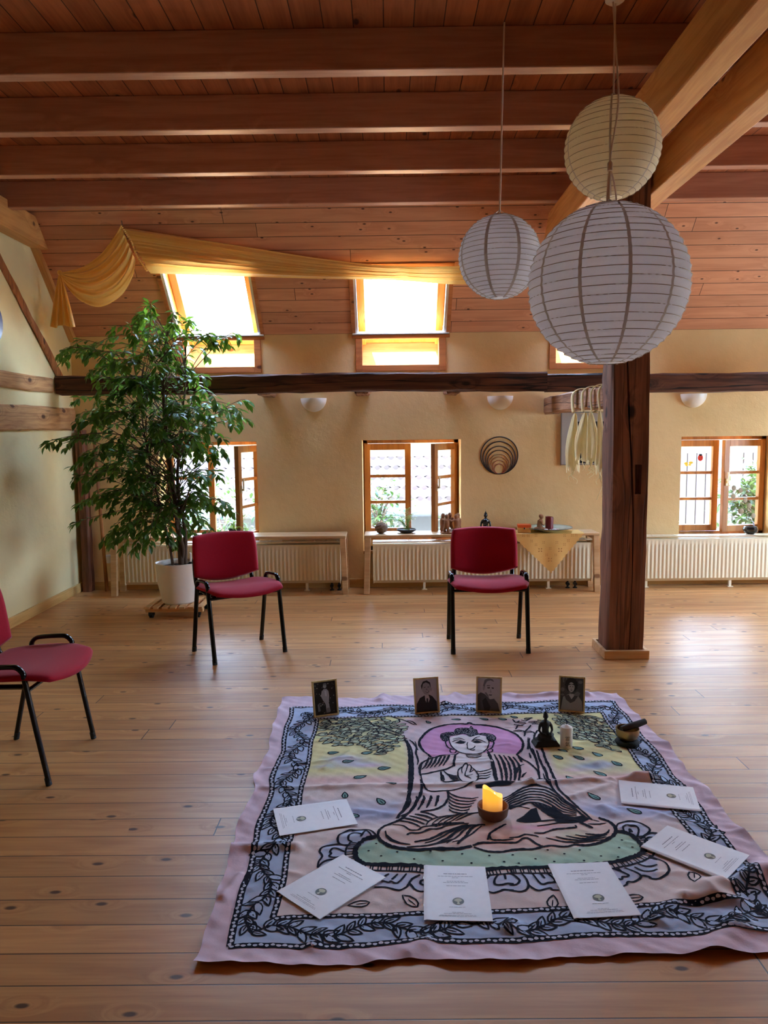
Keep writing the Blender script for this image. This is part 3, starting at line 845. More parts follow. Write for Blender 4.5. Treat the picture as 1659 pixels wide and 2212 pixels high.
root = thing('ring_ornament', 'wall ornament of nested dark and tan rings touching at the bottom', 'wall decoration', (1.053, YB-.005, 1.078))
cols = [C3(34, 22, 24), C3(40, 26, 26), C3(52, 34, 32), C3(64, 44, 38), C3(150, 112, 70), C3(168, 116, 72), C3(160, 90, 62), C3(140, 40, 34)]
for k, d in enumerate((.350, .305, .262, .224, .186, .160, .128, .094)):
    m_ = plain('ring_tone_%s' % 'abcdefgh'[k], cols[k], .4, var=.1)
    MB().tube([(d/2*math.cos(2*PI*q/56), -.004*k*0, d/2+d/2*math.sin(2*PI*q/56)) for q in range(56)], .0052 - .0003*k, 8, closed=True).build('ring', m_, root, smooth=True)
root = thing('framed_picture', 'square grey picture with a dark inset, on the wall behind the hanging cloths', 'picture', (1.88, YB-.02, 1.157))
M['mat'] = plain('picture_mat', C3(168, 160, 150), .7, var=.04)
M['inset'] = plain('picture_dark_print', C3(22, 22, 24), .3, var=.4, scale=8)
MB().box((-.25, 0, 0), (.25, .02, .495)).build('backing', M['mat'], root)
m = MB()
for lo, hi in (((-.252, -.006, 0), (-.244, .0, .497)), ((.244, -.006, 0), (.252, 0, .497)), ((-.252, -.006, -.002), (.252, 0, .006)), ((-.252, -.006, .489), (.252, 0, .497))): m.box(lo, hi)
m.build('frame', plain('picture_frame_grey', C3(120, 112, 104), .4, var=.05), root)
MB().box((-.14, -.003, .016), (.20, 0, .405)).build('print', M['inset'], root)

root = thing('wall_socket', 'white wall socket with a dangling white cord in the back left corner', 'socket', (-2.70, YB, .30))
MB().box((-.041, -.011, -.041), (.041, 0, .041)).build('face_plate', M['white'], root, bevel=.004)
MB().lathe([(.026, 0), (.026, .012), (.019, .012), (.019, .003), (0, .003)], 24, (0,0,0), M=Matrix.Rotation(R(90), 4, 'X')).build('socket_ring', M['white'], root, smooth=40)
MB().tube(spline([(.03, -.006, -.04), (.045, -.02, -.10), (.052, -.025, -.18), (.040, -.02, -.215), (.02, -.02, -.19)], 8), .0035, 6).build('cord', M['cord'], root, smooth=True)
# round wall plate at the left picture edge
root = thing('wall_plate', 'blue round wall plate just entering the photo at the left edge', 'plate', (XL+.004, 5.83, 2.345))
mb = MB(); mb.lathe([(0, 0), (.10, 0), (.15, .014), (.162, .018), (.162, .012), (.10, -.006), (0, -.006)], 40, (0,0,0), M=Matrix.Rotation(R(90), 4, 'Y'))
mb.build('plate', plain('blue_glaze', C3(70, 84, 140), .3, var=.4, scale=20), root, smooth=40)

# ------------------------------------------------------------------ cream cloths tied round the tie beam
M['yarn'] = None
t = NT('cream_wool'); co = t.coord(); mp = t.n('ShaderNodeVectorMath', operation='MULTIPLY'); t.set(mp.inputs[0], co); mp.inputs[1].default_value = (40, 40, 3)
nz = t.noise(mp.outputs[0], 3, 4)
c = t.mix(nz.outputs[0], C3(226, 204, 140), C3(250, 244, 216)); t.p(Base_Color=c, Roughness=.9)
tr = t.n('ShaderNodeBsdfTranslucent', {0: c}); mx = t.n('ShaderNodeMixShader', {0: .35})
t.t.links.new(t.b.outputs[0], mx.inputs[1]); t.t.links.new(tr.outputs[0], mx.inputs[2]); t.t.links.new(mx.outputs[0], t.out.inputs[0]); t.bump(nz.outputs[0], .5, .004)
M['yarn'] = t.m
def hank(y, zb, wid, strand, label, seed, loopw=.03):
    rnd = random.Random(seed); X = 1.449
    root = thing('hanging_cloth', label, 'cloth', (X, y, 1.66), 0, 'cream cloths tied round the tie beam')
    # loop round the beam
    mb = MB(); lp = [(-.008, -.01, -.04), (-.014, 0, .02), (-.012, 0, .10), (.03, 0, .137), (.10, 0, .142), (.185, 0, .125), (.188, 0, .02), (.15, 0, -.035), (.06, -.006, -.045)]
    sp = spline(lp, 5); rows = [[p+Vector((0, -loopw/2, 0)), p+Vector((-.004, 0, .002)), p+Vector((0, loopw/2, 0))] for p in sp]
    mb.grid(rows, 0); lo = mb.build('loop', M['yarn'], root, smooth=True)
    sol = lo.modifiers.new('solid', 'SOLIDIFY'); sol.thickness = .004
    # pleated body narrowing at the knot
    L = 1.62-zb; n = 30; m = 26; rows = []
    ph = [rnd.uniform(0, 6) for _ in range(5)]
    end = [rnd.uniform(-.05, .035) for _ in range(n)]
    for i in range(m+1):
        t_ = i/m
        w = .012 + wid*(t_**.6)*(1 - .25*max(0, t_-.75)/.25)
        row = []
        for k in range(n):
            a = 2*PI*k/n
            rr = w*(1+.22*math.sin(5*a+ph[0]+t_*2)+.12*math.sin(9*a+ph[1]))
            z = -.045 - L*t_ + (end[k] if i == m else end[k]*max(0, t_-.8)*4)
            row.append(Vector((-.004 + .5*rr*math.cos(a) + .01*math.sin(t_*4+ph[2]), rr*math.sin(a) + .012*math.sin(t_*3+ph[3]), z)))
        rows.append(row)
    mb = MB(); mb.grid(rows, 0, closed=True, flip=True)
    mb.build('body', M['yarn'], root, smooth=True)
    mb = MB()
    for q in range(3):
        x = rnd.uniform(-.01, .01); yy = rnd.uniform(-.3, .3)*wid; l = strand*rnd.uniform(.5, 1)
        pts = [(x + rnd.uniform(-.008, .008)*j, yy + rnd.uniform(-.007, .007)*j, -.045-L*.93 - l*j/5) for j in range(6)]
        mb.tube(spline(pts, 4), [.005*(1-j/21)+.001 for j in range(21)], 5)
    mb.build('loose_strands', M['yarn'], root, smooth=True)
hank(6.02, 1.20, .092, .16, 'cream cloth tied to the tie beam, farthest from the post', 31, .085)
hank(5.72, 1.31, .088, .18, 'cream cloth with the narrow twisted tail, second from the tie beam far end', 32, .07)
hank(5.475, 1.27, .080, .22, 'widest cream cloth on the tie beam, third from the far end', 33, .045)
hank(5.27, 1.23, .045, .25, 'cream cloth tied right beside the post, mostly hidden by it', 34, .05)
# ------------------------------------------------------------------ seated figure used for both statues
def seated_statue(root, H, mat, plinth, vox, finial=.12):
    """one fused carved figure of height H (plinth included)"""
    mb = MB(); u = H
    zb = 0
    if plinth:
        w = .36*u
        mb.add([(sx*w*k, sy*w*.62*k, z*u) for z, k in ((0, 1), (.05, .97), (.12, .80), (.155, .78)) for sx, sy in ((-1,-1),(1,-1),(1,1),(-1,1))],
               [(3,2,1,0), (12,13,14,15)] + [(r*4+i, r*4+(i+1) % 4, r*4+4+(i+1) % 4, r*4+4+i) for r in range(3) for i in range(4)])
        mb.ell((0, 0, .185*u), (.27*u, .20*u, .045*u)); zb = .17*u
        mb.ell((0, 0, .225*u), (.245*u, .18*u, .04*u)); zb = .22*u
    else:
        mb.lathe([(0, 0), (.25*u, 0), (.26*u, .02*u), (.24*u, .06*u), (0, .06*u)], 28, (0,0,0), sy=.75); zb = .05*u
    # crossed legs
    mb.ell((0, -.02*u, zb+.055*u), (.20*u, .145*u, .06*u))
    for s in (-1, 1):
        mb.tube([(s*.07*u, .03*u, zb+.06*u), (s*.19*u, -.04*u, zb+.06*u), (s*.12*u, -.12*u, zb+.05*u), (-s*.06*u, -.12*u, zb+.055*u)], [.06*u, .058*u, .045*u, .03*u], 12)
    # trunk, shoulders, arms
    T = (1 - finial)*u; hh = T - zb
    mb.tube([(0, .02*u, zb+.04*u), (0, .03*u, zb+hh*.30), (0, .025*u, zb+hh*.52), (0, .02*u, zb+hh*.61), (0, .01*u, zb+hh*.66), (0, .005*u, zb+hh*.73)],
            [.105*u, .095*u, .125*u, .11*u, .05*u, .042*u], 20)
    for s in (-1, 1):
        mb.tube([(s*.10*u, .02*u, zb+hh*.57), (s*.165*u, .01*u, zb+hh*.44), (s*.19*u, .0, zb+hh*.26), (s*.13*u, -.07*u, zb+hh*.17), (s*.03*u, -.11*u, zb+hh*.15)],
                [.05*u, .043*u, .036*u, .030*u, .026*u], 12)
    hz = zb+hh*.84
    mb.ell((0, -.005*u, hz), (.064*u, .072*u, .088*u)); mb.ell((0, -.07*u, hz-.008*u), (.014*u, .018*u, .022*u))
    for s in (-1, 1): mb.ell((s*.066*u, 0, hz-.02*u), (.012*u, .02*u, .042*u))
    mb.ell((0, .01*u, hz+.04*u), (.066*u, .07*u, .055*u)); mb.ell((0, .01*u, hz+.095*u), (.036*u, .036*u, .036*u))
    mb.lathe([(.026*u, 0), (.018*u, .03*u), (.008*u, finial*u*.75), (0, finial*u)], 12, (0, .01*u, T-.01*u))
    o = mb.build('statue_body', mat, root)
    r = o.modifiers.new('fuse', 'REMESH'); r.mode = 'VOXEL'; r.voxel_size = vox; r.use_smooth_shade = True
    sm = o.modifiers.new('soft', 'SMOOTH'); sm.factor = .5; sm.iterations = 2
    return o

M['lacquer'] = plain('black_lacquer', C3(12, 11, 12), .25, var=.2, spec=.6)
M['stone_dark'] = plain('dark_grey_stone', C3(44, 42, 42), .75, var=.2, bump=.2)
M['clay'] = plain('brown_clay', C3(150, 100, 66), .8, var=.15, scale=40, bump=.3)
ZB = .549
root = thing('buddha_statue', 'small shiny black seated statue on the bench behind the middle red chair', 'statue', (.90, 7.10, ZB))
seated_statue(root, .235, M['lacquer'], False, .004, .2)

# clay circle of friends round a tealight
root = thing('clay_figure_group', 'brown clay ring of small figures with arms linked, on the bench under the middle window', 'sculpture', (.575, 7.08, ZB))
mb = MB(); mb.lathe([(0, 0), (.095, 0), (.10, .008), (.095, .014), (0, .014)], 32); mb.build('base_ring', M['clay'], root, smooth=40)
for k in range(5):
    a = 2*PI*k/5 + .35; c = Vector((math.cos(a), math.sin(a), 0)); tng = Vector((-c.y, c.x, 0)); mb = MB()
    p = c*.078
    mb.tube([p+Vector((0,0,.06)), p+Vector((0,0,.10)), p+Vector((0,0,.125)), p+Vector((0,0,.14))], [.024, .027, .024, .012], 12)
    mb.ell(p - c*.006+Vector((0,0,.158)), (.020, .020, .024))
    for s in (-1, 1):
        mb.tube([p+tng*s*.010+Vector((0,0,.07)), p+tng*s*.020+c*.008+Vector((0,0,.035)), p+tng*s*.016+Vector((0,0,.010))], [.018, .014, .014], 10)
        b = a + s*PI/5; e = Vector((math.cos(b), math.sin(b), 0))*.074
        mb.tube([p+tng*s*.012+Vector((0,0,.122)), p.lerp(e, .6)+Vector((0,0,.126)), e+Vector((0,0,.118))], [.013, .0115, .010], 10)
    o = mb.build('clay_person', M['clay'], root)
    r = o.modifiers.new('fuse', 'REMESH'); r.mode = 'VOXEL'; r.voxel_size = .004; r.use_smooth_shade = True
o = MB().lathe([(0, 0), (.019, 0), (.019, .02), (.016, .02), (.016, .014), (0, .014)], 20).build('tealight', M['white'], None, smooth=40, loc=(0,0,0)); o.location = (.575, 7.08, ZB+.014)
tag(o, 'white tealight standing inside the clay ring of figures', 'candle')

# rose-like dried ball
rnd = random.Random(3); mb = MB(); rows = []
for i in range(19):
    th = PI*i/18; row = []
    for k in range(32):
        ph = 2*PI*k/32; r = .056*(1+.16*math.sin(5*ph+6*math.cos(th)*2)*math.sin(th)+.05*math.sin(11*ph+3*th))
        row.append(Vector((r*math.sin(th)*math.cos(ph), r*math.sin(th)*math.sin(ph), .051 - .051*math.cos(th)*(1+.06*math.sin(4*ph)))))
    rows.append(row)
mb.grid(rows, 0, closed=True)
o = mb.build('carved_ball', plain('carved_ball_brown', C3(120, 92, 70), .7, var=.5, scale=60, bump=.4), None, smooth=True, loc=(0,0,0)); o.location = (-.07, 7.09, ZB)
tag(o, 'brown furrowed ball at the left end of the bench under the middle window', 'ornament')

# green leaves material
def leaf_mat(name, a, b, trans=.35, tr_col=None):
    t = NT(name); co = t.coord(); nz = t.noise(co, 7, 2)
    c = t.mix(t.ss(nz.outputs[0], .35, .65), a, b); t.p(Base_Color=c, Roughness=.38)
    t.b.inputs['Specular IOR Level'].default_value = .4
    tr = t.n('ShaderNodeBsdfTranslucent', {0: t.mix(.5, c, tr_col or C3(150, 190, 40))}); mx = t.n('ShaderNodeMixShader', {0: trans})
    t.t.links.new(t.b.outputs[0], mx.inputs[1]); t.t.links.new(tr.outputs[0], mx.inputs[2]); t.t.links.new(mx.outputs[0], t.out.inputs[0])
    return t.m
M['ficus'] = leaf_mat('fig_leaf', C3(52, 92, 40), C3(86, 132, 58), .32)
M['palm'] = leaf_mat('palm_leaf', C3(110, 150, 60), C3(150, 180, 80), .45)
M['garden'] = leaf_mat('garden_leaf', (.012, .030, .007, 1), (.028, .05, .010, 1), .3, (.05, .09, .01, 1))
M['bark'] = plain('fig_bark', C3(92, 72, 58), .8, var=.25, scale=50, bump=.4)
M['soil'] = plain('potting_soil', C3(46, 34, 26), .95, var=.5, scale=120, bump=.6)

def add_leaf(mb, p, d, up, L, W, fold=.25, mi=0):
    d = d.normalized(); sd = d.cross(up)
    if sd.length < 1e-4: sd = d.orthogonal()
    sd.normalize(); nr = sd.cross(d)
    prof = ((0, .0, 0), (.18, .55, .01), (.42, 1.0, .02), (.70, .72, .0), (.88, .28, -.03), (1.0, .0, -.07))
    vs = []
    for t_, w, z in prof:
        c = p + d*(t_*L) + nr*(z*L)
        vs += [c + sd*(w*W*.5) + nr*(fold*w*W*.5), c, c - sd*(w*W*.5) + nr*(fold*w*W*.5)]
    fs = []
    for i in range(len(prof)-1):
        a = i*3; fs += [(a, a+1, a+4, a+3), (a+1, a+2, a+5, a+4)]
    mb.add(vs, fs, mi)

# ------------------------------------------------------------------ potted fig tree on a rolling stand
PX, PY = -1.755, 6.30
root = thing('plant_trolley', 'slatted pine plant trolley on black castors under the white pot', 'plant stand', (PX, PY, 0), R(0))
zt = .098; s = .235
for k in range(7):
    x = -s + k*(2*s-.045)/6
    MB().box((x, -s*.86, zt-.018), (x+.045, s*.86, zt)).build('slat', M['palewood'], root, bevel=.003)
for y in (-.15, .15):
    MB().box((-s, y-.022, zt-.05), (s, y+.022, zt-.018)).build('batten', M['palewood'], root, bevel=.003)
for sx in (-1, 1):
    for sy in (-1, 1):
        c = Vector((sx*.19, sy*.15, 0)); mb = MB()
        mb.tube([c+Vector((-.014, 0, .029)), c+Vector((.014, 0, .029))], .029, 20)
        mb.box((c.x-.02, c.y-.012, .045), (c.x+.02, c.y+.012, zt-.05)); mb.box((c.x-.021, c.y-.02, .02), (c.x-.016, c.y+.02, .05)); mb.box((c.x+.016, c.y-.02, .02), (c.x+.021, c.y+.02, .05))
        mb.build('castor', M['rubber'], root, smooth=40)

root = thing('potted_fig_tree', 'tall leafy weeping fig tree in a round white pot in the back left corner', 'potted tree', (PX, PY, zt))
mb = MB(); mb.lathe([(0, 0), (.125, 0), (.138, .012), (.168, .16), (.183, .325), (.186, .336), (.180, .338), (.170, .33), (.166, .29), (0, .29)], 48)
mb.build('pot', M['white'], root, smooth=35)
mb = MB(); rows = [[Vector((.168*r*math.cos(2*PI*k/24), .168*r*math.sin(2*PI*k/24), .296+.008*math.sin(k*2.3+r*7)*(r < .95))) for k in range(24)] for r in (1, .7, .4, .05)]
mb.grid(rows, 0, closed=True); mb.build('soil', M['soil'], root, smooth=True)
mb = MB().tube([(.115, -.05, .28), (.118, -.052, .345)], .012, 10); o = mb.build('indicator_sleeve', M['rubber'], root, smooth=40)
MB().tube([(.118, -.052, .345), (.12, -.054, .42)], .009, 10).build('water_indicator', M['white'], root, smooth=40)

rnd = random.Random(11)
def tree_pt(px, py, Y): return on_y(px, py, Y) - Vector((PX, PY, zt))
stems = [spline([(.03, 0, .28), (.01, .02, .62), (-.03, .02, 1.05), (-.06, .0, 1.5), (-.05, -.02, 1.95), (.0, .0, 2.25)], 10),
         spline([(.05, .02, .28), (.06, .03, .60), (.01, .05, 1.0), (.05, .08, 1.45), (.10, .10, 1.85)], 10),
         spline([(-.03, -.03, .28), (-.06, -.05, .55), (-.14, -.06, .95), (-.22, -.04, 1.4), (-.26, .0, 1.75)], 10)]
mbt = MB()
for st, r0 in zip(stems, (.026, .020, .013)):
    N = len(st); mbt.tube(st, [r0*(1-.75*i/(N-1)) for i in range(N)], 10)
# extra twisted basal stem, as in a plaited fig
mbt.tube(spline([(.01, .03, .28), (.05, -.01, .45), (.0, .0, .65), (.02, .05, .9)], 8), [.016]*17+[.010]*8, 8)
mbl = MB()
# crown masses read off the photograph: px, py, spread x, spread y, number of twigs
MASS = [(335,672,34,14,5), (300,705,45,22,6), (385,705,40,24,6), (455,728,45,12,6), (180,745,32,20,5), (160,760,14,10,2), (265,765,60,28,9), (365,770,70,30,12), (225,800,45,22,6),
        (320,825,90,28,12), (410,800,28,22,4), (240,850,50,22,7), (350,865,75,28,12), (490,895,50,20,8), (430,895,45,25,8), (210,895,45,22,8), (300,915,100,38,20),
        (150,950,38,14,5), (250,965,70,38,16), (360,960,75,40,16), (450,960,40,40,9), (200,1010,35,28,7), (300,1030,85,38,16), (410,1040,60,40,12), (250,1085,55,30,10),
        (345,1090,70,35,12), (445,1095,38,36,8), (270,1130,60,22,9), (370,1140,60,22,8), (435,1145,28,22,4), (295,1170,40,14,5), (245,1165,16,14,2), (390,1165,20,10,2)]
upz = Vector((0, 0, 1))
for (cx, cy, sx, sy, cnt) in MASS:
    for q in range(cnt):
        px = cx + rnd.gauss(0, .55)*sx; py = cy + rnd.gauss(0, .55)*sy
        Y = PY + rnd.uniform(-.42, .38)
        if px < 190: Y = PY + rnd.uniform(-.35, .12)
        tip = tree_pt(px, py, Y)
        st = stems[min(2, int(rnd.random()*3))] if tip.z > .55 else stems[2 if tip.x < -.1 else 0]
        # start lower on the stem than the tip, so that twigs rise and then arch over
        zt_ = tip.z - rnd.uniform(.05, .45)
        zt_ = min(max(zt_, .72 if tip.z > .6 else .62), st[-1].z)
        s0 = min(st, key=lambda p: abs(p.z - zt_))
        mid = s0.lerp(tip, .55) + Vector((rnd.uniform(-.05, .05), rnd.uniform(-.05, .05), rnd.uniform(.04, .16)))
        tw = spline([s0, mid, tip, tip + Vector(((tip.x-s0.x)*.12, (tip.y-s0.y)*.12, -rnd.uniform(.03, .09)))], 6)
        N = len(tw); mbt.tube(tw, [.0030*(1-.75*i/(N-1))+.0007 for i in range(N)], 5, caps=False)
        span = (tip - s0).length; k0 = .30 if span > .35 else .15
        nl = int(14 + span*9)
        for j in range(nl):
            t_ = k0 + (1-k0)*(j+rnd.random())/nl; idx = t_*(N-1); i0 = min(N-2, int(idx))
            p = tw[i0].lerp(tw[i0+1], idx-i0); d0 = (tw[i0+1]-tw[i0]).normalized()
            sd = d0.cross(upz); sd = sd.normalized() if sd.length > 1e-3 else Vector((1,0,0))
            d = d0*.7 + sd*(1 if j % 2 else -1)*rnd.uniform(.5, 1.1) + Vector((rnd.uniform(-.4, .4), rnd.uniform(-.4, .4), -rnd.uniform(-.15, 1.0)))
            L = rnd.uniform(.056, .094); nu = (upz + Vector((rnd.uniform(-.5, .5), rnd.uniform(-.5, .5), 0))).normalized()
            add_leaf(mbl, p + d.normalized()*.008, d, nu, L, L*rnd.uniform(.40, .50))
mbt.build('trunk', M['bark'], root, smooth=60)
mbl.build('foliage', M['ficus'], root, smooth=True)

# small feather palm in a dark bowl under the middle window
root = thing('potted_palm', 'small feathery palm in a low dark bowl in front of the middle window', 'potted plant', (.165, 7.135, ZB))
mb = MB(); mb.lathe([(0, 0), (.05, 0), (.085, .018), (.092, .032), (.086, .034), (.078, .026), (0, .024)], 32); mb.build('bowl', M['stone_dark'], root, smooth=40)
mb = MB(); rnd = random.Random(5)
for k in range(11):
    a = rnd.uniform(0, 2*PI); h = rnd.uniform(.12, .23); r = rnd.uniform(.07, .17)
    if k < 4: a = rnd.uniform(2.6, 3.8); h = rnd.uniform(.12, .2); r = rnd.uniform(.12, .17)
    pts = spline([(rnd.uniform(-.02, .03), 0, .02), (r*.35*math.cos(a), r*.25*math.sin(a), h*.8), (r*math.cos(a), r*.6*math.sin(a), h)], 8)
    mb.tube(pts, [.0022]*9+[.0012]*8, 5)
    for j in range(4, 17):
        d0 = (pts[min(j+1, 16)]-pts[j-1]).normalized(); sd = d0.cross(upz); sd = sd.normalized() if sd.length > .01 else Vector((1,0,0))
        for s in (-1, 1):
            add_leaf(mb, pts[j], d0*.6+sd*s+Vector((0,0,-.2)), upz, .055*(1-abs(j-10)/16), .009, .1)
mb.build('fronds', M['palm'], root, smooth=True)
# trailing plant behind the left chair
root = thing('trailing_plant', 'low spidery green plant on the bench behind the left red chair', 'potted plant', (-1.44, 7.12, ZB))
mb = MB(); mb.lathe([(0, 0), (.045, 0), (.058, .05), (.054, .052), (.05, .04), (0, .04)], 28); mb.build('pot', M['stone_dark'], root, smooth=40)
mb = MB()
for k in range(26):
    a = rnd.uniform(0, 2*PI); r = rnd.uniform(.08, .17); h = rnd.uniform(.06, .11)
    pts = spline([(0, 0, .04), (r*.5*math.cos(a), r*.5*math.sin(a), h), (r*math.cos(a), r*math.sin(a)*.7, h*.55)], 5)
    rows = [[p+Vector((0, 0, .0))+Vector((-math.sin(a), math.cos(a), .2))*(.006*(1-abs(2*i/10-1)*.8)), p, p-Vector((-math.sin(a), math.cos(a), -.2))*(.006*(1-abs(2*i/10-1)*.8))] for i, p in enumerate(pts)]
    mb.grid(rows, 0)
mb.build('leaves', M['palm'], root, smooth=True)

# things on the right half of the middle bench: lace cloth, box, plate with figure, candle and stones
M['lace'] = plain('yellow_table_linen', C3(236, 190, 112), .85, var=.06, scale=200, bump=.2)
M['motif'] = plain('brown_embroidery', C3(190, 128, 66), .85, var=.1, scale=200)
root = thing('table_cloth', 'yellow embroidered cloth hanging as a triangle over the front of the bench', 'tablecloth', (1.47, 6.97, ZB))
def cloth_pt(a, b):                                  # a across, b: depth on top (>0) or drop (<0)
    yfront = -.012
    if b >= 0: return Vector((a, yfront + b, .0028 + .0012*math.sin(a*40+b*30)))
    return Vector((a, yfront - .008 - .006*math.sin(a*26)*min(1, -b*6), b + .004))
mb = MB(); rows = []
n = 44
for i in range(41):
    b = .235 - (.235+.368)*i/40
    wl, wr = (-.365, .31) if b >= 0 else (-.365*(1+b/.368)+.012*(-b/.368), .31*(1+b/.368)+.012*(-b/.368))
    sc = .006*(1 if i % 2 else -1) if b < 0 else 0
    rows.append([cloth_pt(wl+sc+(wr-wl-2*sc)*k/n, b) for k in range(n+1)])
mb.grid(rows, 0)
def motif(cx, cz, s):
    for dx, dz in ((1,1), (-1,1), (1,-1), (-1,-1)):
        c = cloth_pt(cx+dx*s*.55, cz+dz*s*.55)+Vector((0,-.0016,0)); q = s*.42
        mb.add([c+Vector((-q*.3*dx, 0, q*dz*.9)), c+Vector((q*dx, 0, q*dz)), c+Vector((q*.9*dx, 0, -q*.3*dz)), c+Vector((-q*.7*dx, 0, -q*.7*dz))], [(0,1,2,3)], 1)
for cx, cz in ((0, -.245), (-.09, -.155), (.09, -.155), (-.13, -.02), (-.20, -.022), (.20, -.022), (.13, -.024), (-.06, -.085), (.06, -.085), (-.17, -.07), (.165, -.07), (.0, -.14), (-.03, -.20), (.05, -.20), (-.245, -.02), (.235, -.02), (-.13, -.105), (.13, -.105)):
    motif(cx, cz, .018 if (cx, cz) in ((0, -.245), (-.09, -.155), (.09, -.155)) else .011)
o = mb.build('cloth', [M['lace'], M['motif']], root, smooth=60)
ZT = ZB + .0075
root = thing('wooden_box', 'small orange box with pale sides at the left end of the yellow cloth', 'box', (1.245, 7.03, ZT-.002), R(-6))
MB().box((-.058, -.045, 0), (.058, .045, .048)).build('body', plain('box_cream', C3(226, 178, 110), .5, var=.15, scale=50), root, bevel=.002)
m = MB().box((-.061, -.048, .046), (.061, .048, .074)); m.build('lid', plain('box_orange', C3(226, 96, 40), .45, var=.08), root, bevel=.003)
MB().lathe([(0, -.010), (.006, -.008), (.006, .006), (0, .008)], 10, (0, -.050, .042)).build('clasp', M['darkmetal'], root)
root = thing('glass_plate', 'wide pale green plate on the yellow cloth, holding a figure and a red candle', 'plate', (1.48, 7.065, ZT-.002))
mb = MB(); mb.lathe([(0, .0), (.075, 0), (.085, .004), (.15, .024), (.205, .036), (.212, .040), (.205, .042), (.15, .031), (.08, .011), (0, .009)], 56)
mb.build('dish', plain('plate_green', C3(176, 196, 176), .2, var=.12, scale=25, coat=.3), root, smooth=40)
MB().tube([(.212*math.cos(2*PI*k/64), .212*math.sin(2*PI*k/64), .040) for k in range(64)], .003, 6, closed=True).build('rim', plain('plate_rim_dark', C3(40, 44, 40), .3), root, smooth=True)
# kneeling figure
root = thing('kneeling_figurine', 'small brown kneeling figurine on the green plate left of the red candle', 'figurine', (1.395, 7.045, ZT+.010))
mb = MB()
mb.ell((0, 0, .018), (.05, .032, .018)); mb.tube([(-.055, 0, .014), (-.02, 0, .02), (.02, 0, .03)], [.012, .018, .022], 12)
mb.tube([(.0, 0, .02), (-.004, 0, .06), (.002, 0, .088), (.006, 0, .10), (.008, 0, .112)], [.028, .024, .026, .016, .010], 14)
mb.ell((.012, 0, .128), (.019, .018, .022)); mb.ell((.004, 0, .134), (.018, .019, .018))
for s_ in (-1, 1): mb.tube([(.004, s_*.024, .092), (.014, s_*.03, .066), (.034, s_*.014, .05)], [.009, .008, .007], 10)
o = mb.build('figurine_body', M['clay'], root); r = o.modifiers.new('fuse', 'REMESH'); r.mode = 'VOXEL'; r.voxel_size = .003; r.use_smooth_shade = True
root = thing('pillar_candle', 'short dark red pillar candle standing on the green plate', 'candle', (1.487, 7.075, ZT+.009))
M['redwax'] = plain('red_wax', C3(120, 12, 24), .35, var=.15, scale=60, bump=.3)
mb = MB(); rows = []
for z, r in ((0, .0), (0, .036), (.01, .037), (.05, .036), (.09, .037), (.125, .036)):
    rows.append([Vector((r*(1+.03*math.sin(7*a))*math.cos(a), r*(1+.03*math.sin(7*a))*math.sin(a), z + (.004*math.sin(a*1-1.2) if z > .12 else 0))) for a in [2*PI*k/36 for k in range(36)]])
rows.append([p*.86 + Vector((0,0,.018)) for p in rows[-1]]); rows.append([Vector((.8*p.x, .8*p.y, .10)) for p in rows[-1]]); rows.append([Vector((0,0,.098))]*36)
mb.grid(rows, 0, closed=True); mb.build('wax', M['redwax'], root, smooth=50)
MB().tube([(0,0,.097), (.002,0,.118)], .0015, 6).build('wick', M['rubber'], root)
rnd = random.Random(9)
for k, (x, y, r, lab) in enumerate(((1.44, 6.995, .016, 'white pebble in front of the kneeling figurine'), (1.475, 6.985, .013, 'middle white pebble in front of the red candle'), (1.515, 6.99, .018, 'largest pale pebble, right of the red candle front'), (1.545, 7.01, .015, 'rosy pebble, rightmost on the green plate'))):
    mb = MB().ell((0, 0, r*.7), (r*1.25, r, r*.7), 14, 8)
    o = mb.build('pebble', plain('pebble_%s' % 'abcd'[k], [C3(236, 232, 226), C3(228, 222, 214), C3(220, 208, 206), C3(206, 172, 164)][k], .5), None, smooth=True); o.location = (x, y, ZT+.010)
    tag(o, lab, 'stone', 'pebbles on the plate')
# dark vase on the right radiator
root = thing('dark_vase', 'dark round vase holding white paper and a dried twig, on the right radiator', 'vase', (3.40, 7.19, .492))
mb = MB(); mb.lathe([(0, 0), (.03, 0), (.062, .025), (.068, .05), (.056, .072), (.05, .074), (.046, .07), (0, .06)], 32); mb.build('vase_body', M['lacquer'], root, smooth=40)
mb = MB(); rows = []
for i in range(9):
    th = PI/2*i/8; rows.append([Vector((.058*math.cos(th)*(1+.12*math.sin(6*a+3*i)), .058*math.cos(th)*(1+.12*math.sin(5*a)), .07+.055*math.sin(th)*(1+.1*math.sin(4*a)))) for a in [2*PI*k/28 for k in range(28)]])
mb.grid(rows, 0, closed=True); mb.build('crumpled_paper', M['paper'], root, smooth=30)
mb = MB(); tw = spline([(0, 0, .10), (-.04, .0, .2), (-.10, .01, .30), (-.13, .02, .40)], 8); mb.tube(tw, .002, 6)
for k, (i, dx, dz) in enumerate(((6, .05, .0), (8, -.05, .02), (11, .045, .03), (13, -.02, -.045), (17, .05, .01), (20, -.045, .0), (23, .03, .02), (24, -.03, .035))):
    p = tw[i]; c = p + Vector((dx, 0, dz)); mb.tube([p, c], .001, 5); mb.ell(c, (.022, .004, .026), 12, 8)
mb.build('twig', plain('dried_pods', C3(170, 156, 130), .7, var=.15), root, smooth=True)
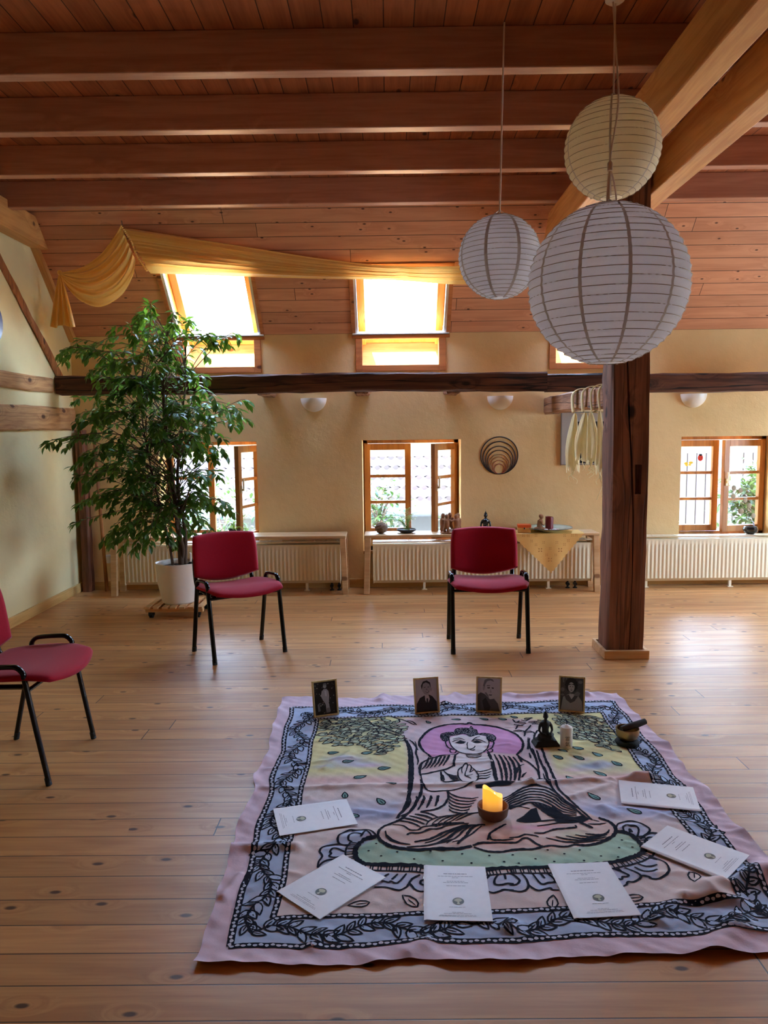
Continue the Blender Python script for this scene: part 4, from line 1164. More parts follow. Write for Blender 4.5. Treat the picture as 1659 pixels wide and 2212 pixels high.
# window stickers
Yp = YB+.27-.02+.0195
root = thing('window_sticker', 'red ladybird sticker on the top left pane of the right window', 'sticker', on_y(1513, 989, Yp))
mb = MB(); mb.ell((0, 0, 0), (.026, .0012, .031), 24, 12); mb.build('red_body', plain('sticker_red', C3(226, 60, 40), .4, var=.03), root, smooth=True)
mb = MB(); mb.ell((0, -.0006, .028), (.017, .0012, .010), 16, 8); mb.tube([(-.008, 0, .034), (-.014, 0, .047)], .0015, 5); mb.tube([(.008, 0, .034), (.014, 0, .047)], .0015, 5)
for x, z in ((-.010, .006), (.010, .006), (-.009, -.012), (.009, -.012)): mb.ell((x, -.0012, z), (.0045, .0008, .0045), 10, 6)
mb.build('black_marks', M['rubber'], root)
root = thing('window_sticker', 'yellow butterfly sticker on the top left pane of the right window', 'sticker', on_y(1487, 1003, Yp))
mb = MB()
for sx, sz, rx, rz in ((-.022, .008, .020, .013), (.024, .016, .022, .012), (-.016, -.008, .014, .010), (.014, -.004, .014, .010)): mb.ell((sx, 0, sz), (rx, .001, rz), 18, 8)
mb.build('wings', plain('sticker_yellow', C3(236, 206, 60), .5, var=.03), root, smooth=True)

# ------------------------------------------------------------------ golden cloth draped under the roof slope
t = NT('golden_satin'); co = t.coord(); nz = t.noise(co, 5, 2)
c = t.mix(nz.outputs[0], C3(248, 192, 88), C3(253, 218, 134)); t.p(Base_Color=c, Roughness=.42); t.b.inputs['Sheen Weight'].default_value = .3
tr = t.n('ShaderNodeBsdfTranslucent', {0: c}); mx = t.n('ShaderNodeMixShader', {0: .16})
t.t.links.new(t.b.outputs[0], mx.inputs[1]); t.t.links.new(tr.outputs[0], mx.inputs[2]); t.t.links.new(mx.outputs[0], t.out.inputs[0])
M['satin'] = t.m
root = thing('draped_cloth', 'golden yellow satin cloth draped below the roof slope above the skylights', 'fabric', (-2.15, 6.5, 3.1))
base = Vector(root.location)
def on_slope(px, py, d):
    rr = ray(px, py); n_ = Vector((0, 1, 1)); k = (YB+ZK) - d/SQ
    return EYE + rr*((k - n_.dot(EYE))/n_.dot(rr))
def curve(pts, d): return [on_slope(px, py, d) for px, py in pts]
def resample(pts, n):
    P = spline(pts, 12); L = [0]
    for a, b in zip(P, P[1:]): L.append(L[-1]+(b-a).length)
    out = []; j = 0
    for i in range(n+1):
        s_ = L[-1]*i/n
        while j < len(L)-2 and L[j+1] < s_: j += 1
        f = (s_-L[j])/max(1e-9, L[j+1]-L[j]); out.append(P[j].lerp(P[j+1], min(1, f)))
    return out
up_ = resample(curve([(263,489), (330,500), (450,519), (600,543), (720,560), (848,572), (1000,573), (1160,566)], .055), 90)
lo_ = resample(curve([(326,589), (420,594), (560,599), (700,602), (848,603), (1000,612), (1160,604)], .055), 90)
nrm = Vector((0, -SQ, -SQ)); rows = []; NV = 110
for i in range(91):
    a, b = up_[i], lo_[i]; row = []; w = (b-a).length; tgt = i/90
    amp = .028*(.6+.4*math.cos(tgt*PI*1.2)) * (1 if tgt > .02 else .7)
    for j in range(NV+1):
        v = j/NV
        ph = 8.5*2*PI*min(v, .8) + .8*math.sin(tgt*5+v*9)
        fold = amp*((1-2*abs(math.sin(ph/2))**.7)+.35*math.sin(2.3*ph+1+tgt*3)) + .03*math.sin(PI*v)*math.sin(PI*tgt)
        pinch = math.exp(-((tgt-.66)/.012)**2)
        row.append(a.lerp(b, v) + nrm*(fold*(1-.6*pinch) + .012) + Vector((0, 0, -.006*math.sin(ph*.5))) - base)
    rows.append(row)
mb = MB(); mb.grid(rows, 0); mb.build('pleated_band', M['satin'], root, smooth=True)
# swag from the gather line to the knot
gx = [(263,489), (283,520), (296,552), (318,585)]
U = [((263,489), 6.47), ((246,520), 6.58), ((222,552), 6.66), ((185,577), 6.70), ((150,587), 6.71), ((131,591), 6.715)]
Lw = [((296,566), 6.66), ((290,600), 6.67), ((266,640), 6.68), ((222,664), 6.70), ((180,652), 6.71), ((150,624), 6.715), ((131,593), 6.715)]
uc = resample([on_y(*p, Y-.03) for p, Y in U], 60); lc = resample([on_y(*p, Y-.05) for p, Y in Lw], 60); rows = []
for i in range(61):
    t_ = i/60; row = []
    for j in range(71):
        v = j/70
        p = uc[i].lerp(lc[i], v)
        sag = .05*math.sin(PI*t_)*math.sin(PI*v)
        f = (.020*math.sin(v*2*PI*5.2 + 1.2*math.sin(t_*3)) + .010*math.sin(v*2*PI*9 + t_*4))*(.35+.65*math.sin(PI*min(1, t_*1.15)))*(1-t_**6)
        row.append(p + Vector((0, -.03-sag*.6-f, -.2*f)) - base)
    rows.append(row)
mb = MB(); mb.grid(rows, 0); mb.build('swag', M['satin'], root, smooth=True)
# tail hanging from the knot
K = on_y(131, 590, 6.70); rows = []
for i in range(31):
    t_ = i/30; row = []
    cxl = K.x + (-.103*t_**.8); cxr = K.x + .105*t_**.8
    for j in range(49):
        v = j/48; x = cxl+(cxr-cxl)*v
        f = .022*math.sin(v*2*PI*3.5+.6)*(t_**.7) + .006*math.sin(v*40)*t_
        row.append(Vector((max(XL+.012, x), 6.685 - f, K.z+.01 - .455*t_ - .012*math.sin(v*9)*t_)) - base)
    rows.append(row)
mb = MB(); mb.grid(rows, 0); mb.build('tail', M['satin'], root, smooth=True)
mb = MB().ell(K-base+Vector((0,-.02,0)), (.022, .018, .022)); mb.build('knot', M['satin'], root, smooth=True)
mb = MB()
for px, py in gx + [(326,589)]:
    pass
g = resample([on_slope(px, py, .075) for px, py in gx], 26)
for i, p in enumerate(g): mb.ell(p-base+Vector((0, -.012, 0)), (.010, .012, .0075), 8, 6)
mb.build('gathering', M['satin'], root, smooth=True)
MB().tube([on_slope(264, 488, .03)-base, on_slope(262, 470, -.02)-base], .004, 6).build('hook', M['steel'], root)
# ------------------------------------------------------------------ printed cloth on the floor
# printed motifs were measured in the photograph; crop helpers turn those readings into floor points
def crop(x0, y0, k): return lambda pts: [(x0 + x/k, y0 + y/k) for x, y in pts]
A6 = crop(860, 1540, 4.1475); B5 = crop(760, 1740, 4.74); B6 = crop(1100, 1500, 5.53); B7 = crop(1100, 1740, 5.184)
B3 = crop(560, 1480, 4.879); B4 = crop(440, 1740, 5.184); A4 = crop(400, 1480, 2.633); A5 = crop(1000, 1480, 2.517); A3 = crop(600, 1420, 2.074)
def fl(pts): 
    out = []
    for px, py in pts:
        p = on_floor(px, py, .008); out.append((p.x, p.y))
    return out
rnd = random.Random(77)

# cloth corners and the two rope rectangles (floor metres)
EDGE = [(-.572, 2.012), (1.315, 2.052), (1.292, 4.222), (-.600, 4.190)]
OUT = [(-.485, 2.093), (1.205, 2.150), (1.228, 4.105), (-.530, 4.036)]
INN = [(-.368, 2.229), (1.105, 2.290), (1.112, 3.945), (-.385, 3.890)]
def bil(Q, u, v):
    a, b, c, d = [np.array(q) for q in Q]
    return (a*(1-u)*(1-v) + b*u*(1-v) + c*u*v + d*(1-u)*v)

BOOKS = []          # footprints of the booklets, filled below, flatten the cloth there
def book_frame(bl, br, tl):
    bl, br, tl = Vector(bl), Vector(br), Vector(tl)
    y = (tl-bl).normalized(); c = bl + (br-bl)*.5 + (tl-bl)*.5
    x = Vector((y.y, -y.x)); return c, x, y
for bl, br, tl, lab in (((-.473, 2.917), (-.412, 2.706), (-.191, 2.993), 'white booklet at the left edge of the cloth, its round emblem pointing left'),
        ((-.375, 2.363), (-.226, 2.218), (-.175, 2.577), 'white booklet lying askew at the near left corner of the cloth'),
        ((.098, 2.208), (.301, 2.205), (.111, 2.497), 'white booklet lying straight at the middle of the near cloth edge'),
        ((.559, 2.213), (.757, 2.222), (.540, 2.506), 'white booklet on the near cloth edge, right of the straight one'),
        ((1.103, 2.408), (1.234, 2.539), (.898, 2.613), 'white booklet lying askew at the near right corner of the cloth'),
        ((1.198, 2.866), (1.255, 3.064), (.914, 2.935), 'white booklet at the right edge of the cloth, farther back than the other right one')):
    BOOKS.append(book_frame(bl, br, tl) + (lab,))

# crease ridges: (x0, y0, x1, y1, half width, height)
def P2(px, py): 
    p = on_floor(px, py, .008); return (p.x, p.y)
RID = []
def ridge(a, b, w, h): RID.append(P2(*a) + P2(*b) + (w, h))
ridge((395, 1836), (640, 1828), .020, .016); ridge((430, 1905), (470, 1880), .02, .010)
ridge((1530, 1925), (1659, 1885), .035, .032); ridge((1480, 1935), (1600, 1952), .02, .014)
ridge((570, 1702), (900, 1695), .012, .007); ridge((900, 1700), (1150, 1690), .012, .009); ridge((1150, 1690), (1420, 1680), .014, .010)
ridge((980, 1650), (1060, 1643), .009, .006); ridge((700, 1740), (860, 1760), .014, .006); ridge((930, 1838), (1060, 1800), .02, .006)
ridge((1370, 1682), (1400, 1676), .022, .016); ridge((1240, 1720), (1340, 1690), .014, .009); ridge((1330, 1760), (1300, 1740), .02, .008)
ridge((1420, 1990), (1470, 1940), .02, .012); ridge((1540, 2060), (1600, 1990), .03, .018); ridge((880, 2060), (925, 2030), .02, .010)
ridge((670, 2050), (700, 2010), .015, .008); ridge((1090, 2010), (1110, 1990), .015, .010); ridge((740, 1810), (850, 1795), .02, .006)
ridge((960, 1520), (990, 1500), .02, .016); ridge((820, 1512), (830, 1500), .02, .014); ridge((1120, 1505), (1270, 1500), .012, .012)
ridge((700, 1660), (760, 1620), .012, .005); ridge((580, 1660), (760, 1634), .010, .005); ridge((1180, 1610), (1290, 1600), .014, .006)
ridge((1290, 1650), (1360, 1610), .016, .008); ridge((1000, 1590), (1100, 1600), .02, .004); ridge((640, 1600), (720, 1600), .012, .004)
ridge((530, 1700), (560, 1640), .010, .010); ridge((520, 1740), (548, 1700), .010, .009); ridge((480, 1940), (520, 1890), .012, .009)
for k in range(60):
    x, y = rnd.uniform(-.5, 1.2), rnd.uniform(2.1, 4.1); a = rnd.gauss(0.15, .5); l = rnd.uniform(.06, .22)
    RID.append((x, y, x+l*math.cos(a), y+l*math.sin(a), rnd.uniform(.007, .013), rnd.uniform(.0015, .0042)))
wv = [(rnd.uniform(4, 30), rnd.uniform(0, 2*PI), rnd.uniform(0, 6.3)) for _ in range(22)]

def rug_h(X, Y):
    X = np.asarray(X, float); Y = np.asarray(Y, float); h = np.zeros_like(X)
    for k, a, p in wv: h += .0105/k * np.sin(k*(X*np.cos(a)+Y*np.sin(a)) + p + 1.3*np.sin(3.1*X+2.3*Y+p))
    h = np.abs(h)*1.0
    fine = .0009*np.sin(85*X+30*Y+3*np.sin(9*Y))*np.sin(70*Y-20*X+3*np.sin(8*X))
    for x0, y0, x1, y1, w_, hh in RID:
        dx, dy = x1-x0, y1-y0; L2 = dx*dx+dy*dy+1e-9
        t_ = ((X-x0)*dx+(Y-y0)*dy)/L2; tc_ = np.clip(t_, 0, 1)
        d2 = (X-x0-tc_*dx)**2 + (Y-y0-tc_*dy)**2
        fade = np.clip(1-(np.abs(t_-.5)-.5)*2.5, 0, 1)
        h += 1.2*hh*np.exp(-d2/(2*w_*w_))*fade
    # loose hem: ripples grow towards the cloth edge
    ex = np.minimum(X+.60, 1.31-X); ey = np.minimum(Y-2.02, 4.22-Y); e = np.clip(1-np.minimum(ex, ey)/.10, 0, 1)
    h += e*e*(.0045+.0045*np.sin(17*X+23*Y+2*np.sin(9*X)))*1.2 + e*.002*np.sin(60*X+55*Y)
    m = np.ones_like(X)
    for c, x, y, lab in BOOKS:
        u = (X-c.x)*x.x+(Y-c.y)*x.y; v = (X-c.x)*y.x+(Y-c.y)*y.y
        d = np.maximum(np.abs(u)-.105, np.abs(v)-.148)
        m = np.minimum(m, np.clip(.12+d/.035, .12, 1))
    for x, y, r in ((.735, 3.515, .075), (.827, 3.49, .045), (1.12, 3.515, .075), (.385, 2.83, .085), (-.34, 3.93, .10), (.195, 3.965, .10), (.52, 3.965, .10), (.957, 3.96, .10)):
        d = np.hypot(X-x, Y-y)-r; m = np.minimum(m, np.clip(.12+d/.04, .12, 1))
    return .0035 + (h + fine)*m
def rug_warp(X, Y):
    """the hem wanders a little"""
    ex = np.exp(-np.minimum(np.abs(X+.59), np.abs(X-1.30))/.08); ey = np.exp(-np.minimum(np.abs(Y-2.03), np.abs(Y-4.2))/.08)
    return X + .011*ex*np.sin(9*Y+2*np.sin(4*Y)) + .004*ex*np.sin(31*Y), Y + .011*ey*np.sin(7*X+1.0+2*np.sin(3*X)) + .003*ey*np.sin(29*X)

NX, NY = 330, 380
U, V = np.meshgrid(np.linspace(0, 1, NX+1), np.linspace(0, 1, NY+1))
E4 = [np.array(q) for q in EDGE]
GX = E4[0][0]*(1-U)*(1-V)+E4[1][0]*U*(1-V)+E4[2][0]*U*V+E4[3][0]*(1-U)*V
GY = E4[0][1]*(1-U)*(1-V)+E4[1][1]*U*(1-V)+E4[2][1]*U*V+E4[3][1]*(1-U)*V
def pip(poly, X, Y):
    """signed-ish inside mask"""
    ins = np.zeros(X.shape, bool); n = len(poly); j = n-1
    for i in range(n):
        xi, yi = poly[i]; xj, yj = poly[j]
        c = ((yi > Y) != (yj > Y)) & (X < (xj-xi)*(Y-yi)/((yj-yi)+1e-12)+xi)
        ins ^= c; j = i
    return ins
def edge_dist(poly, X, Y):
    d = np.full(X.shape, 9.0); n = len(poly)
    for i in range(n):
        x0, y0 = poly[i]; x1, y1 = poly[(i+1) % n]; dx, dy = x1-x0, y1-y0
        t_ = np.clip(((X-x0)*dx+(Y-y0)*dy)/(dx*dx+dy*dy+1e-12), 0, 1)
        d = np.minimum(d, np.hypot(X-x0-t_*dx, Y-y0-t_*dy))
    return d
def cl(r, g, b): return np.array(C3(r, g, b)[:3])
PINK = cl(224, 200, 212); BAND = cl(184, 200, 228); BASE = cl(230, 214, 211); YEL = cl(228, 222, 166); HALO = cl(214, 158, 200)
WHT = cl(228, 218, 220); ROBE = cl(226, 196, 178); BLUE = cl(158, 178, 222); GREEN = cl(182, 212, 190); PETAL = cl(194, 204, 230); CORAL = cl(226, 172, 156); TEAL = cl(120, 160, 156)
CC = np.zeros(GX.shape+(3,)); CC[:] = PINK
def fill(poly, col, soft=.004, a=1.0):
    d = edge_dist(poly, GX, GY); d = np.where(pip(poly, GX, GY), d, -d)
    w_ = np.clip(.5 + d/(2*soft), 0, 1)*a
    CC[:] = CC*(1-w_[..., None]) + col*w_[..., None]
def blob(px, py, rx, ry, col, a, rot=0):
    x, y = P2(px, py); u = (GX-x)/rx; v = (GY-y)/ry
    w_ = np.exp(-(u*u+v*v))*a; CC[:] = CC*(1-w_[..., None]) + col*w_[..., None]
fill(OUT, BAND); fill(INN, BASE)
nzg = np.sin(23*GX+11*GY+2*np.sin(13*GY))*np.sin(19*GY-7*GX+2*np.sin(17*GX))
# sky: yellow, fading through rose to the pale middle
top = fl([(690, 1552), (1312, 1541), (1440, 1690), (655, 1700)])
yy = np.clip((GY-3.16)/.10, 0, 1); inn = pip(INN, GX, GY)
w_ = (inn*yy)[..., None]; CC[:] = CC*(1-w_) + YEL*w_
w_ = (inn*np.exp(-((GY-3.17)/.035)**2)*.65)[..., None]; CC[:] = CC*(1-w_) + cl(226, 180, 176)*w_
w_ = (inn*np.exp(-((GY-2.88)/.07)**2)*.75)[..., None]; CC[:] = CC*(1-w_) + BLUE*w_
w_ = (inn*np.exp(-((GY-2.97)/.03)**2)*.3)[..., None]; CC[:] = CC*(1-w_) + PETAL*w_
# clouds
for px, py, rx, ry, c_, a in ((745, 1640, .085, .05, BLUE, .8), (780, 1650, .10, .03, PETAL, .8), (750, 1640, .05, .025, WHT, .9), (800, 1652, .06, .02, cl(224, 196, 214), .8), (700, 1655, .05, .02, BLUE, .5),
                             (1280, 1655, .10, .035, BLUE, .8), (1255, 1640, .05, .03, WHT, .8), (1240, 1662, .06, .02, cl(224, 196, 214), .7), (1310, 1650, .05, .02, PETAL, .7)):
    blob(px, py, rx, ry, c_, a)
# green wash behind the foliage
for px, py, rx, ry in ((760, 1568, .09, .06), (820, 1580, .12, .08), (850, 1570, .08, .06), (1255, 1560, .09, .07), (1215, 1580, .07, .06), (1280, 1580, .07, .05)): blob(px, py, rx, ry, TEAL, .32)
TREE = A6([(-30,100),(60,40),(200,20),(640,18),(1250,60),(1330,330),(1480,680),(1640,900),(1640,1000),(-60,1000),(0,900),(90,700),(100,400),(60,250)])
fill(fl(TREE), cl(222, 202, 206), .02)
HALO_P = A6([(200,245),(230,190),(300,140),(400,112),(520,98),(640,86),(760,100),(900,125),(1010,160),(1085,215),(1118,275),(1100,330),(1060,372),(860,352),(540,352),(300,400),(235,345),(195,290)])
fill(fl(HALO_P), HALO)
FACE = A6([(455,225),(520,205),(650,212),(720,195),(800,215),(815,270),(790,330),(720,360),(640,365),(540,345),(480,300)])
BODY = A6([(300,400),(500,375),(560,350),(800,350),(1060,372),(1190,450),(1270,560),(1330,640),(1500,760),(1659,900),(1659,1190),(1300,1200),(960,1245),(700,1210),(380,1235),(0,1220),(-100,1100),(-60,960),(200,900),(440,780),(450,700),(250,700),(215,600),(195,530),(195,470)])
KNEE = B5([(265,330),(330,210),(480,150),(700,100),(1100,100),(1659,150),(1659,440),(1500,470),(1250,420),(1000,440),(700,450),(420,400),(300,360)])
KNEER = B7([(0,0),(760,0),(900,90),(1000,130),(1130,190),(1190,260),(1180,320),(1050,390),(880,430),(640,440),(400,440),(100,480),(0,490)])
CUSH = B5([(265,325),(120,360),(50,420),(30,490),(70,560),(200,590),(700,620),(1000,640),(1659,640),(1659,420),(900,460),(420,440)])
CUSHR = B7([(0,480),(400,430),(900,430),(1100,370),(1200,285),(1300,300),(1420,370),(1490,440),(1500,520),(1420,570),(1100,640),(500,680),(0,690)])
fill(fl(CUSH), GREEN); fill(fl(CUSHR), GREEN)
fill(fl(BODY), WHT, .01); fill(fl(KNEE), cl(228, 204, 196), .008); fill(fl(KNEER), cl(228, 204, 196), .008)
fill(fl(FACE), cl(232, 222, 224))
for p in (A6([(200,470),(430,390),(500,380),(495,480),(210,540)]), A6([(840,355),(1060,372),(1190,450),(1260,560),(1100,600),(900,615)]), A6([(450,700),(760,690),(740,820),(640,870),(470,810)])): fill(fl(p), cl(226, 186, 186), .02, .75)
for px, py, rx, ry, c_, a in ((1090, 1810, .09, .05, CORAL, .8), (1190, 1830, .07, .04, CORAL, .6), (960, 1800, .10, .035, CORAL, .5), (900, 1800, .06, .04, ROBE, .8), (1240, 1800, .06, .04, cl(214, 216, 180), .7), (1150, 1785, .12, .02, cl(226, 170, 190), .8),
                             (1010, 1760, .08, .04, ROBE, .7), (1200, 1730, .08, .05, ROBE, .5), (1260, 1770, .04, .03, cl(222, 160, 160), .6)): blob(px, py, rx, ry, c_, a)
for px, py in ((800,1830),(848,1842),(890,1843),(930,1858),(1150,1865),(1230,1858),(1330,1850),(1375,1830),(775,1838)): blob(px, py, .03, .02, cl(140, 180, 168), .55)
# lotus petals under the cushion
PET = [B5([(250,320),(150,255),(0,240),(-100,330),(-40,420),(100,370)]), B5([(-60,500),(-200,490),(-270,560),(-190,640),(0,640)]), B5([(150,680),(330,680),(560,690),(720,700),(740,870),(620,850),(580,800),(480,860),(350,830),(240,830),(120,760)]),
       B5([(1380,700),(1659,700),(1659,870),(1480,890),(1400,860)]), B7([(0,770),(150,760),(470,745),(560,930),(350,950),(215,880),(150,960),(0,950)]), B7([(1190,240),(1260,190),(1400,185),(1560,240),(1570,300),(1659,300),(1659,400),(1500,390),(1420,350),(1300,290)]),
       B7([(1140,700),(1600,560),(1659,560),(1659,830),(1470,800),(1330,850),(1250,900),(1190,810)]), A4([(870,870),(900,830),(1010,820),(1090,870),(960,930),(770,1030),(760,980),(780,910)])]
for p in PET: fill(fl(p), PETAL, .008, .9)
HAIR = A6([(385,225),(390,195),(440,178),(505,178),(520,150),(590,138),(640,140),(655,120),(672,142),(700,150),(715,180),(790,178),(850,195),(872,225),(862,250),(835,258),(800,235),(790,205),(720,195),(650,218),(610,200),(540,200),(465,210),(440,250),(410,250)])
DARK = np.array([.012, .012, .024])
for p in (HAIR, A6([(690,660),(760,655),(900,625),(1000,628),(1050,630),(1000,650),(880,662),(760,682),(700,680)]), A6([(1060,950),(1120,920),(1190,860),(1240,850),(1255,900),(1285,960),(1200,968),(1100,966)]),
          A6([(1400,965),(1500,945),(1600,930),(1659,915),(1720,950),(1659,975),(1560,985),(1450,985)])): fill(fl(p), DARK, .003)
CC *= (1 + .035*nzg)[..., None]

WX, WY = rug_warp(GX, GY); HZ = rug_h(WX, WY)
mb = MB(); cols = []
mb.v = list(map(tuple, np.stack([WX.ravel(), WY.ravel(), HZ.ravel()], 1)))
W1 = NX+1
idx = np.arange((NX+1)*(NY+1)).reshape(NY+1, NX+1)
q = np.stack([idx[:-1,:-1], idx[:-1,1:], idx[1:,1:], idx[1:,:-1]], -1).reshape(-1, 4)
mb.f = list(map(tuple, q.tolist())); mb.m = [0]*len(mb.f)
VC = np.concatenate([CC.reshape(-1, 3), np.ones((CC.shape[0]*CC.shape[1], 1))], 1)

# ---- ink: ribbons and shapes laid on the cloth surface
IV = []; IF = []; IC = []; IZ = []
INK = (.010, .010, .020)
def ink_poly(pts, col=INK, z=.0012):
    o = len(IV); IV.extend(pts); IZ.extend([z]*len(pts)); IC.extend([col]*len(pts)); IF.append(tuple(range(o, o+len(pts))))
def ink_line(pts, w=.007, taper=0.0, col=INK, z=.0013, smooth=6, rough=0.0, close=False):
    if close: pts = list(pts)+[pts[0]]
    P = [Vector((x, y, 0)) for x, y in pts]
    if smooth and len(P) > 2: P = spline(P, smooth)
    # resample about every 9 mm so the ribbon follows the cloth
    out = [P[0]]
    for a, b in zip(P, P[1:]):
        n_ = max(1, int((b-a).length/.009))
        for k in range(1, n_+1): out.append(a.lerp(b, k/n_))
    N = len(out); o = len(IV)
    for i, p in enumerate(out):
        t_ = (out[min(i+1, N-1)]-out[max(i-1, 0)]); t_ = t_.normalized() if t_.length > 1e-9 else Vector((1,0,0))
        s_ = i/max(1, N-1); ww = w*.5*((1-taper)+taper*math.sin(PI*min(1, max(0, s_)))**.7) 
        wl = ww*(1+rough*rnd.uniform(-1, 1)); wr = ww*(1+rough*rnd.uniform(-1, 1))
        IV.append((p.x-t_.y*wl, p.y+t_.x*wl)); IV.append((p.x+t_.y*wr, p.y-t_.x*wr)); IZ.extend([z, z]); IC.extend([col, col])
        if i: k = o+2*i; IF.append((k-2, k-1, k+1, k))
def ink_leaf(p, d, L, W, col=None, w=.0045, vein=True, curl=0.0):
    d = Vector((d[0], d[1])).normalized(); n_ = Vector((-d.y, d.x)); p = Vector(p)
    prof = ((0, 0), (.15, .38), (.4, .5), (.7, .34), (.9, .12), (1, 0))
    q = lambda t_, s_: tuple(p + d*(t_*L) + n_*(s_*W + curl*L*t_*t_))
    Lf = [q(t_, s_) for t_, s_ in prof]; Rt = [q(t_, -s_) for t_, s_ in prof[::-1]]
    if col is not None: ink_poly(Lf+Rt[1:-1], col, .0009)
    ink_line(Lf+Rt[1:], w, 0, smooth=0)
    if vein: ink_line([q(.08, 0), q(.62, 0)], w*.8, .5, smooth=0)

# ropes: black band with a chain of light drops
def rope(a, b, w, n=None):
    a, b = Vector(a), Vector(b); L = (b-a).length; d = (b-a).normalized(); nn = Vector((-d.y, d.x))
    m = int(L/.05); pts = []
    for k in range(m+1):
        p = a.lerp(b, k/m) + nn*(.004*math.sin(k*.7)+rnd.uniform(-.0012, .0012)); pts.append(tuple(p))
    ink_line(pts, w, 0, smooth=2, rough=.06, z=.0012)
    n_ = int(L/.0175); P = [Vector(p) for p in pts]
    for k in range(n_):
        t_ = (k+.5)/n_; f = t_*m; i = min(m-1, int(f)); c = P[i].lerp(P[i+1], f-i)
        s_ = 1 if k % 2 else -1; c = c + nn*(w*.10*s_) ; e1, e2 = .0072*rnd.uniform(.85, 1.15), w*.25*rnd.uniform(.85, 1.1)
        ink_poly([tuple(c + d*(e1*math.cos(q_*PI/4))*(1-.35*s_*math.sin(q_*PI/4)) + nn*(e2*math.sin(q_*PI/4))) for q_ in range(8)], tuple(BAND*.6+WHT*.42), .0021)
for Q, w_ in ((OUT, .0235), (INN, .0215)):
    for k in range(4): rope(Q[k], Q[(k+1) % 4], w_)

# vine scroll in the blue band
def vine(a0, b0, a1, b1):
    a0, b0, a1, b1 = map(Vector, (a0, b0, a1, b1))
    mid0 = a0.lerp(a1, .5); mid1 = b0.lerp(b1, .5); L = (mid1-mid0).length; d = (mid1-mid0).normalized(); n_ = Vector((-d.y, d.x))
    amp = .030; per = .30; N = int(L/.012); st = []
    for k in range(N+1):
        t_ = k/N; st.append(mid0.lerp(mid1, t_) + n_*(amp*math.sin(2*PI*t_*L/per)))
    ink_line([tuple(p) for p in st], .006, .1, smooth=0)
    k = 0; lf = tuple(BAND*1.0)
    while k < N-1:
        p = st[k]; t_ = (st[min(N, k+1)]-st[max(0, k-1)]).normalized(); m_ = Vector((-t_.y, t_.x))
        for s_ in (-1, 1):
            ang = rnd.uniform(.5, .95); dd = t_*math.cos(ang) + m_*s_*math.sin(ang)
            if abs((p + dd*.045 - mid0).dot(n_)) > .060: dd = t_*.9 + m_*s_*.35
            if abs((p + dd*.042 - mid0).dot(n_)) > .060: continue
            Lf = rnd.uniform(.046, .064)
            ink_leaf(tuple(p), tuple(dd), Lf, Lf*rnd.uniform(.38, .5), lf, .0062)
        k += 3
for k in range(4): vine(OUT[k], OUT[(k+1) % 4], INN[k], INN[(k+1) % 4])

def L(pts, w=.008, taper=.35, rough=.25, **kw): ink_line(fl(pts), w*1.25+.001, taper, rough=rough, **kw)
# halo, head, hair
L(A6([(300,400),(235,345),(190,275),(205,225),(290,150),(400,115),(520,100),(610,100),(640,84),(670,100),(760,102),(900,127),(1010,162),(1085,215),(1120,275),(1105,330),(1062,372)]), .012)
L(HAIR+HAIR[:1], .006, 0)
hp = fl(HAIR); hx = np.array([p[0] for p in hp]); hy = np.array([p[1] for p in hp])
for k in range(900):
    x, y = rnd.uniform(hx.min(), hx.max()), rnd.uniform(hy.min(), hy.max())
    if pip(hp, np.array([x]), np.array([y]))[0]:
        r_ = rnd.uniform(.0012, .0024); ink_poly([(x-r_, y-r_*.6), (x+r_, y-r_*.5), (x+r_*.7, y+r_), (x-r_*.8, y+r_)], (.45, .42, .48), .0021)
L(A6([(455,215),(460,260),(480,300),(540,342),(610,358),(700,362),(760,345),(800,310),(815,265),(800,215)]), .005)
L(A6([(450,245),(425,258),(440,300),(475,320),(500,325)]), .005); L(A6([(485,318),(465,330),(475,350),(505,352),(520,335),(500,318)]), .004)
L(A6([(835,255),(858,265),(845,305),(820,318)]), .005); L(A6([(820,318),(845,322),(842,342),(815,345),(800,330),(820,318)]), .004)
ink_poly(fl(A6([(510,268),(555,252),(605,262),(590,275),(560,278)])), INK); L(A6([(485,262),(540,246),(610,262)]), .004); L(A6([(490,240),(545,232),(600,245)]), .003)
ink_poly(fl(A6([(668,258),(705,245),(755,262),(720,268),(690,268)])), INK); L(A6([(655,255),(710,240),(785,262)]), .004); L(A6([(665,248),(700,225),(735,215)]), .004)
L(A6([(620,300),(625,318),(655,320),(680,308),(690,292)]), .004); L(A6([(640,322),(665,330),(690,322)]), .0035); L(A6([(625,262),(618,280),(622,300)]), .003)
for dy in (0, 18, 32): L(A6([(600+dy*.4,362+dy*.6),(640,372+dy*.8),(700,374+dy*.8),(755-dy*.3,362+dy*.6)]), .0032)
# shoulders and robe
L(A6([(540,352),(510,385),(500,460),(505,480)]), .008); L(A6([(520,368),(430,380),(320,402),(240,430),(195,470),(195,530),(205,560)]), .008)
L(A6([(195,545),(300,530),(430,505),(500,470)]), .009)
for k in range(6):
    x = 235+k*38; L(A6([(x-25,500-k*4),(x+10,470-k*8),(x+30,430-k*8),(x+40,395-k*1)]), .008, .7)
L(A6([(205,550),(220,640),(250,690),(300,710),(400,705),(520,690),(620,660),(700,630)]), .006); L(A6([(320,655),(420,630),(560,605)]), .005)
L(A6([(385,525),(390,570),(410,615),(560,605)]), .008)
for k in range(5): L(A6([(400+k*18,510+k*18),(440+k*14,545+k*14),(500+k*10,560+k*12),(540,565+k*10)]), .006, .7)
ink_poly(fl(A6([(385,540),(410,560),(420,600),(408,612)])), INK)
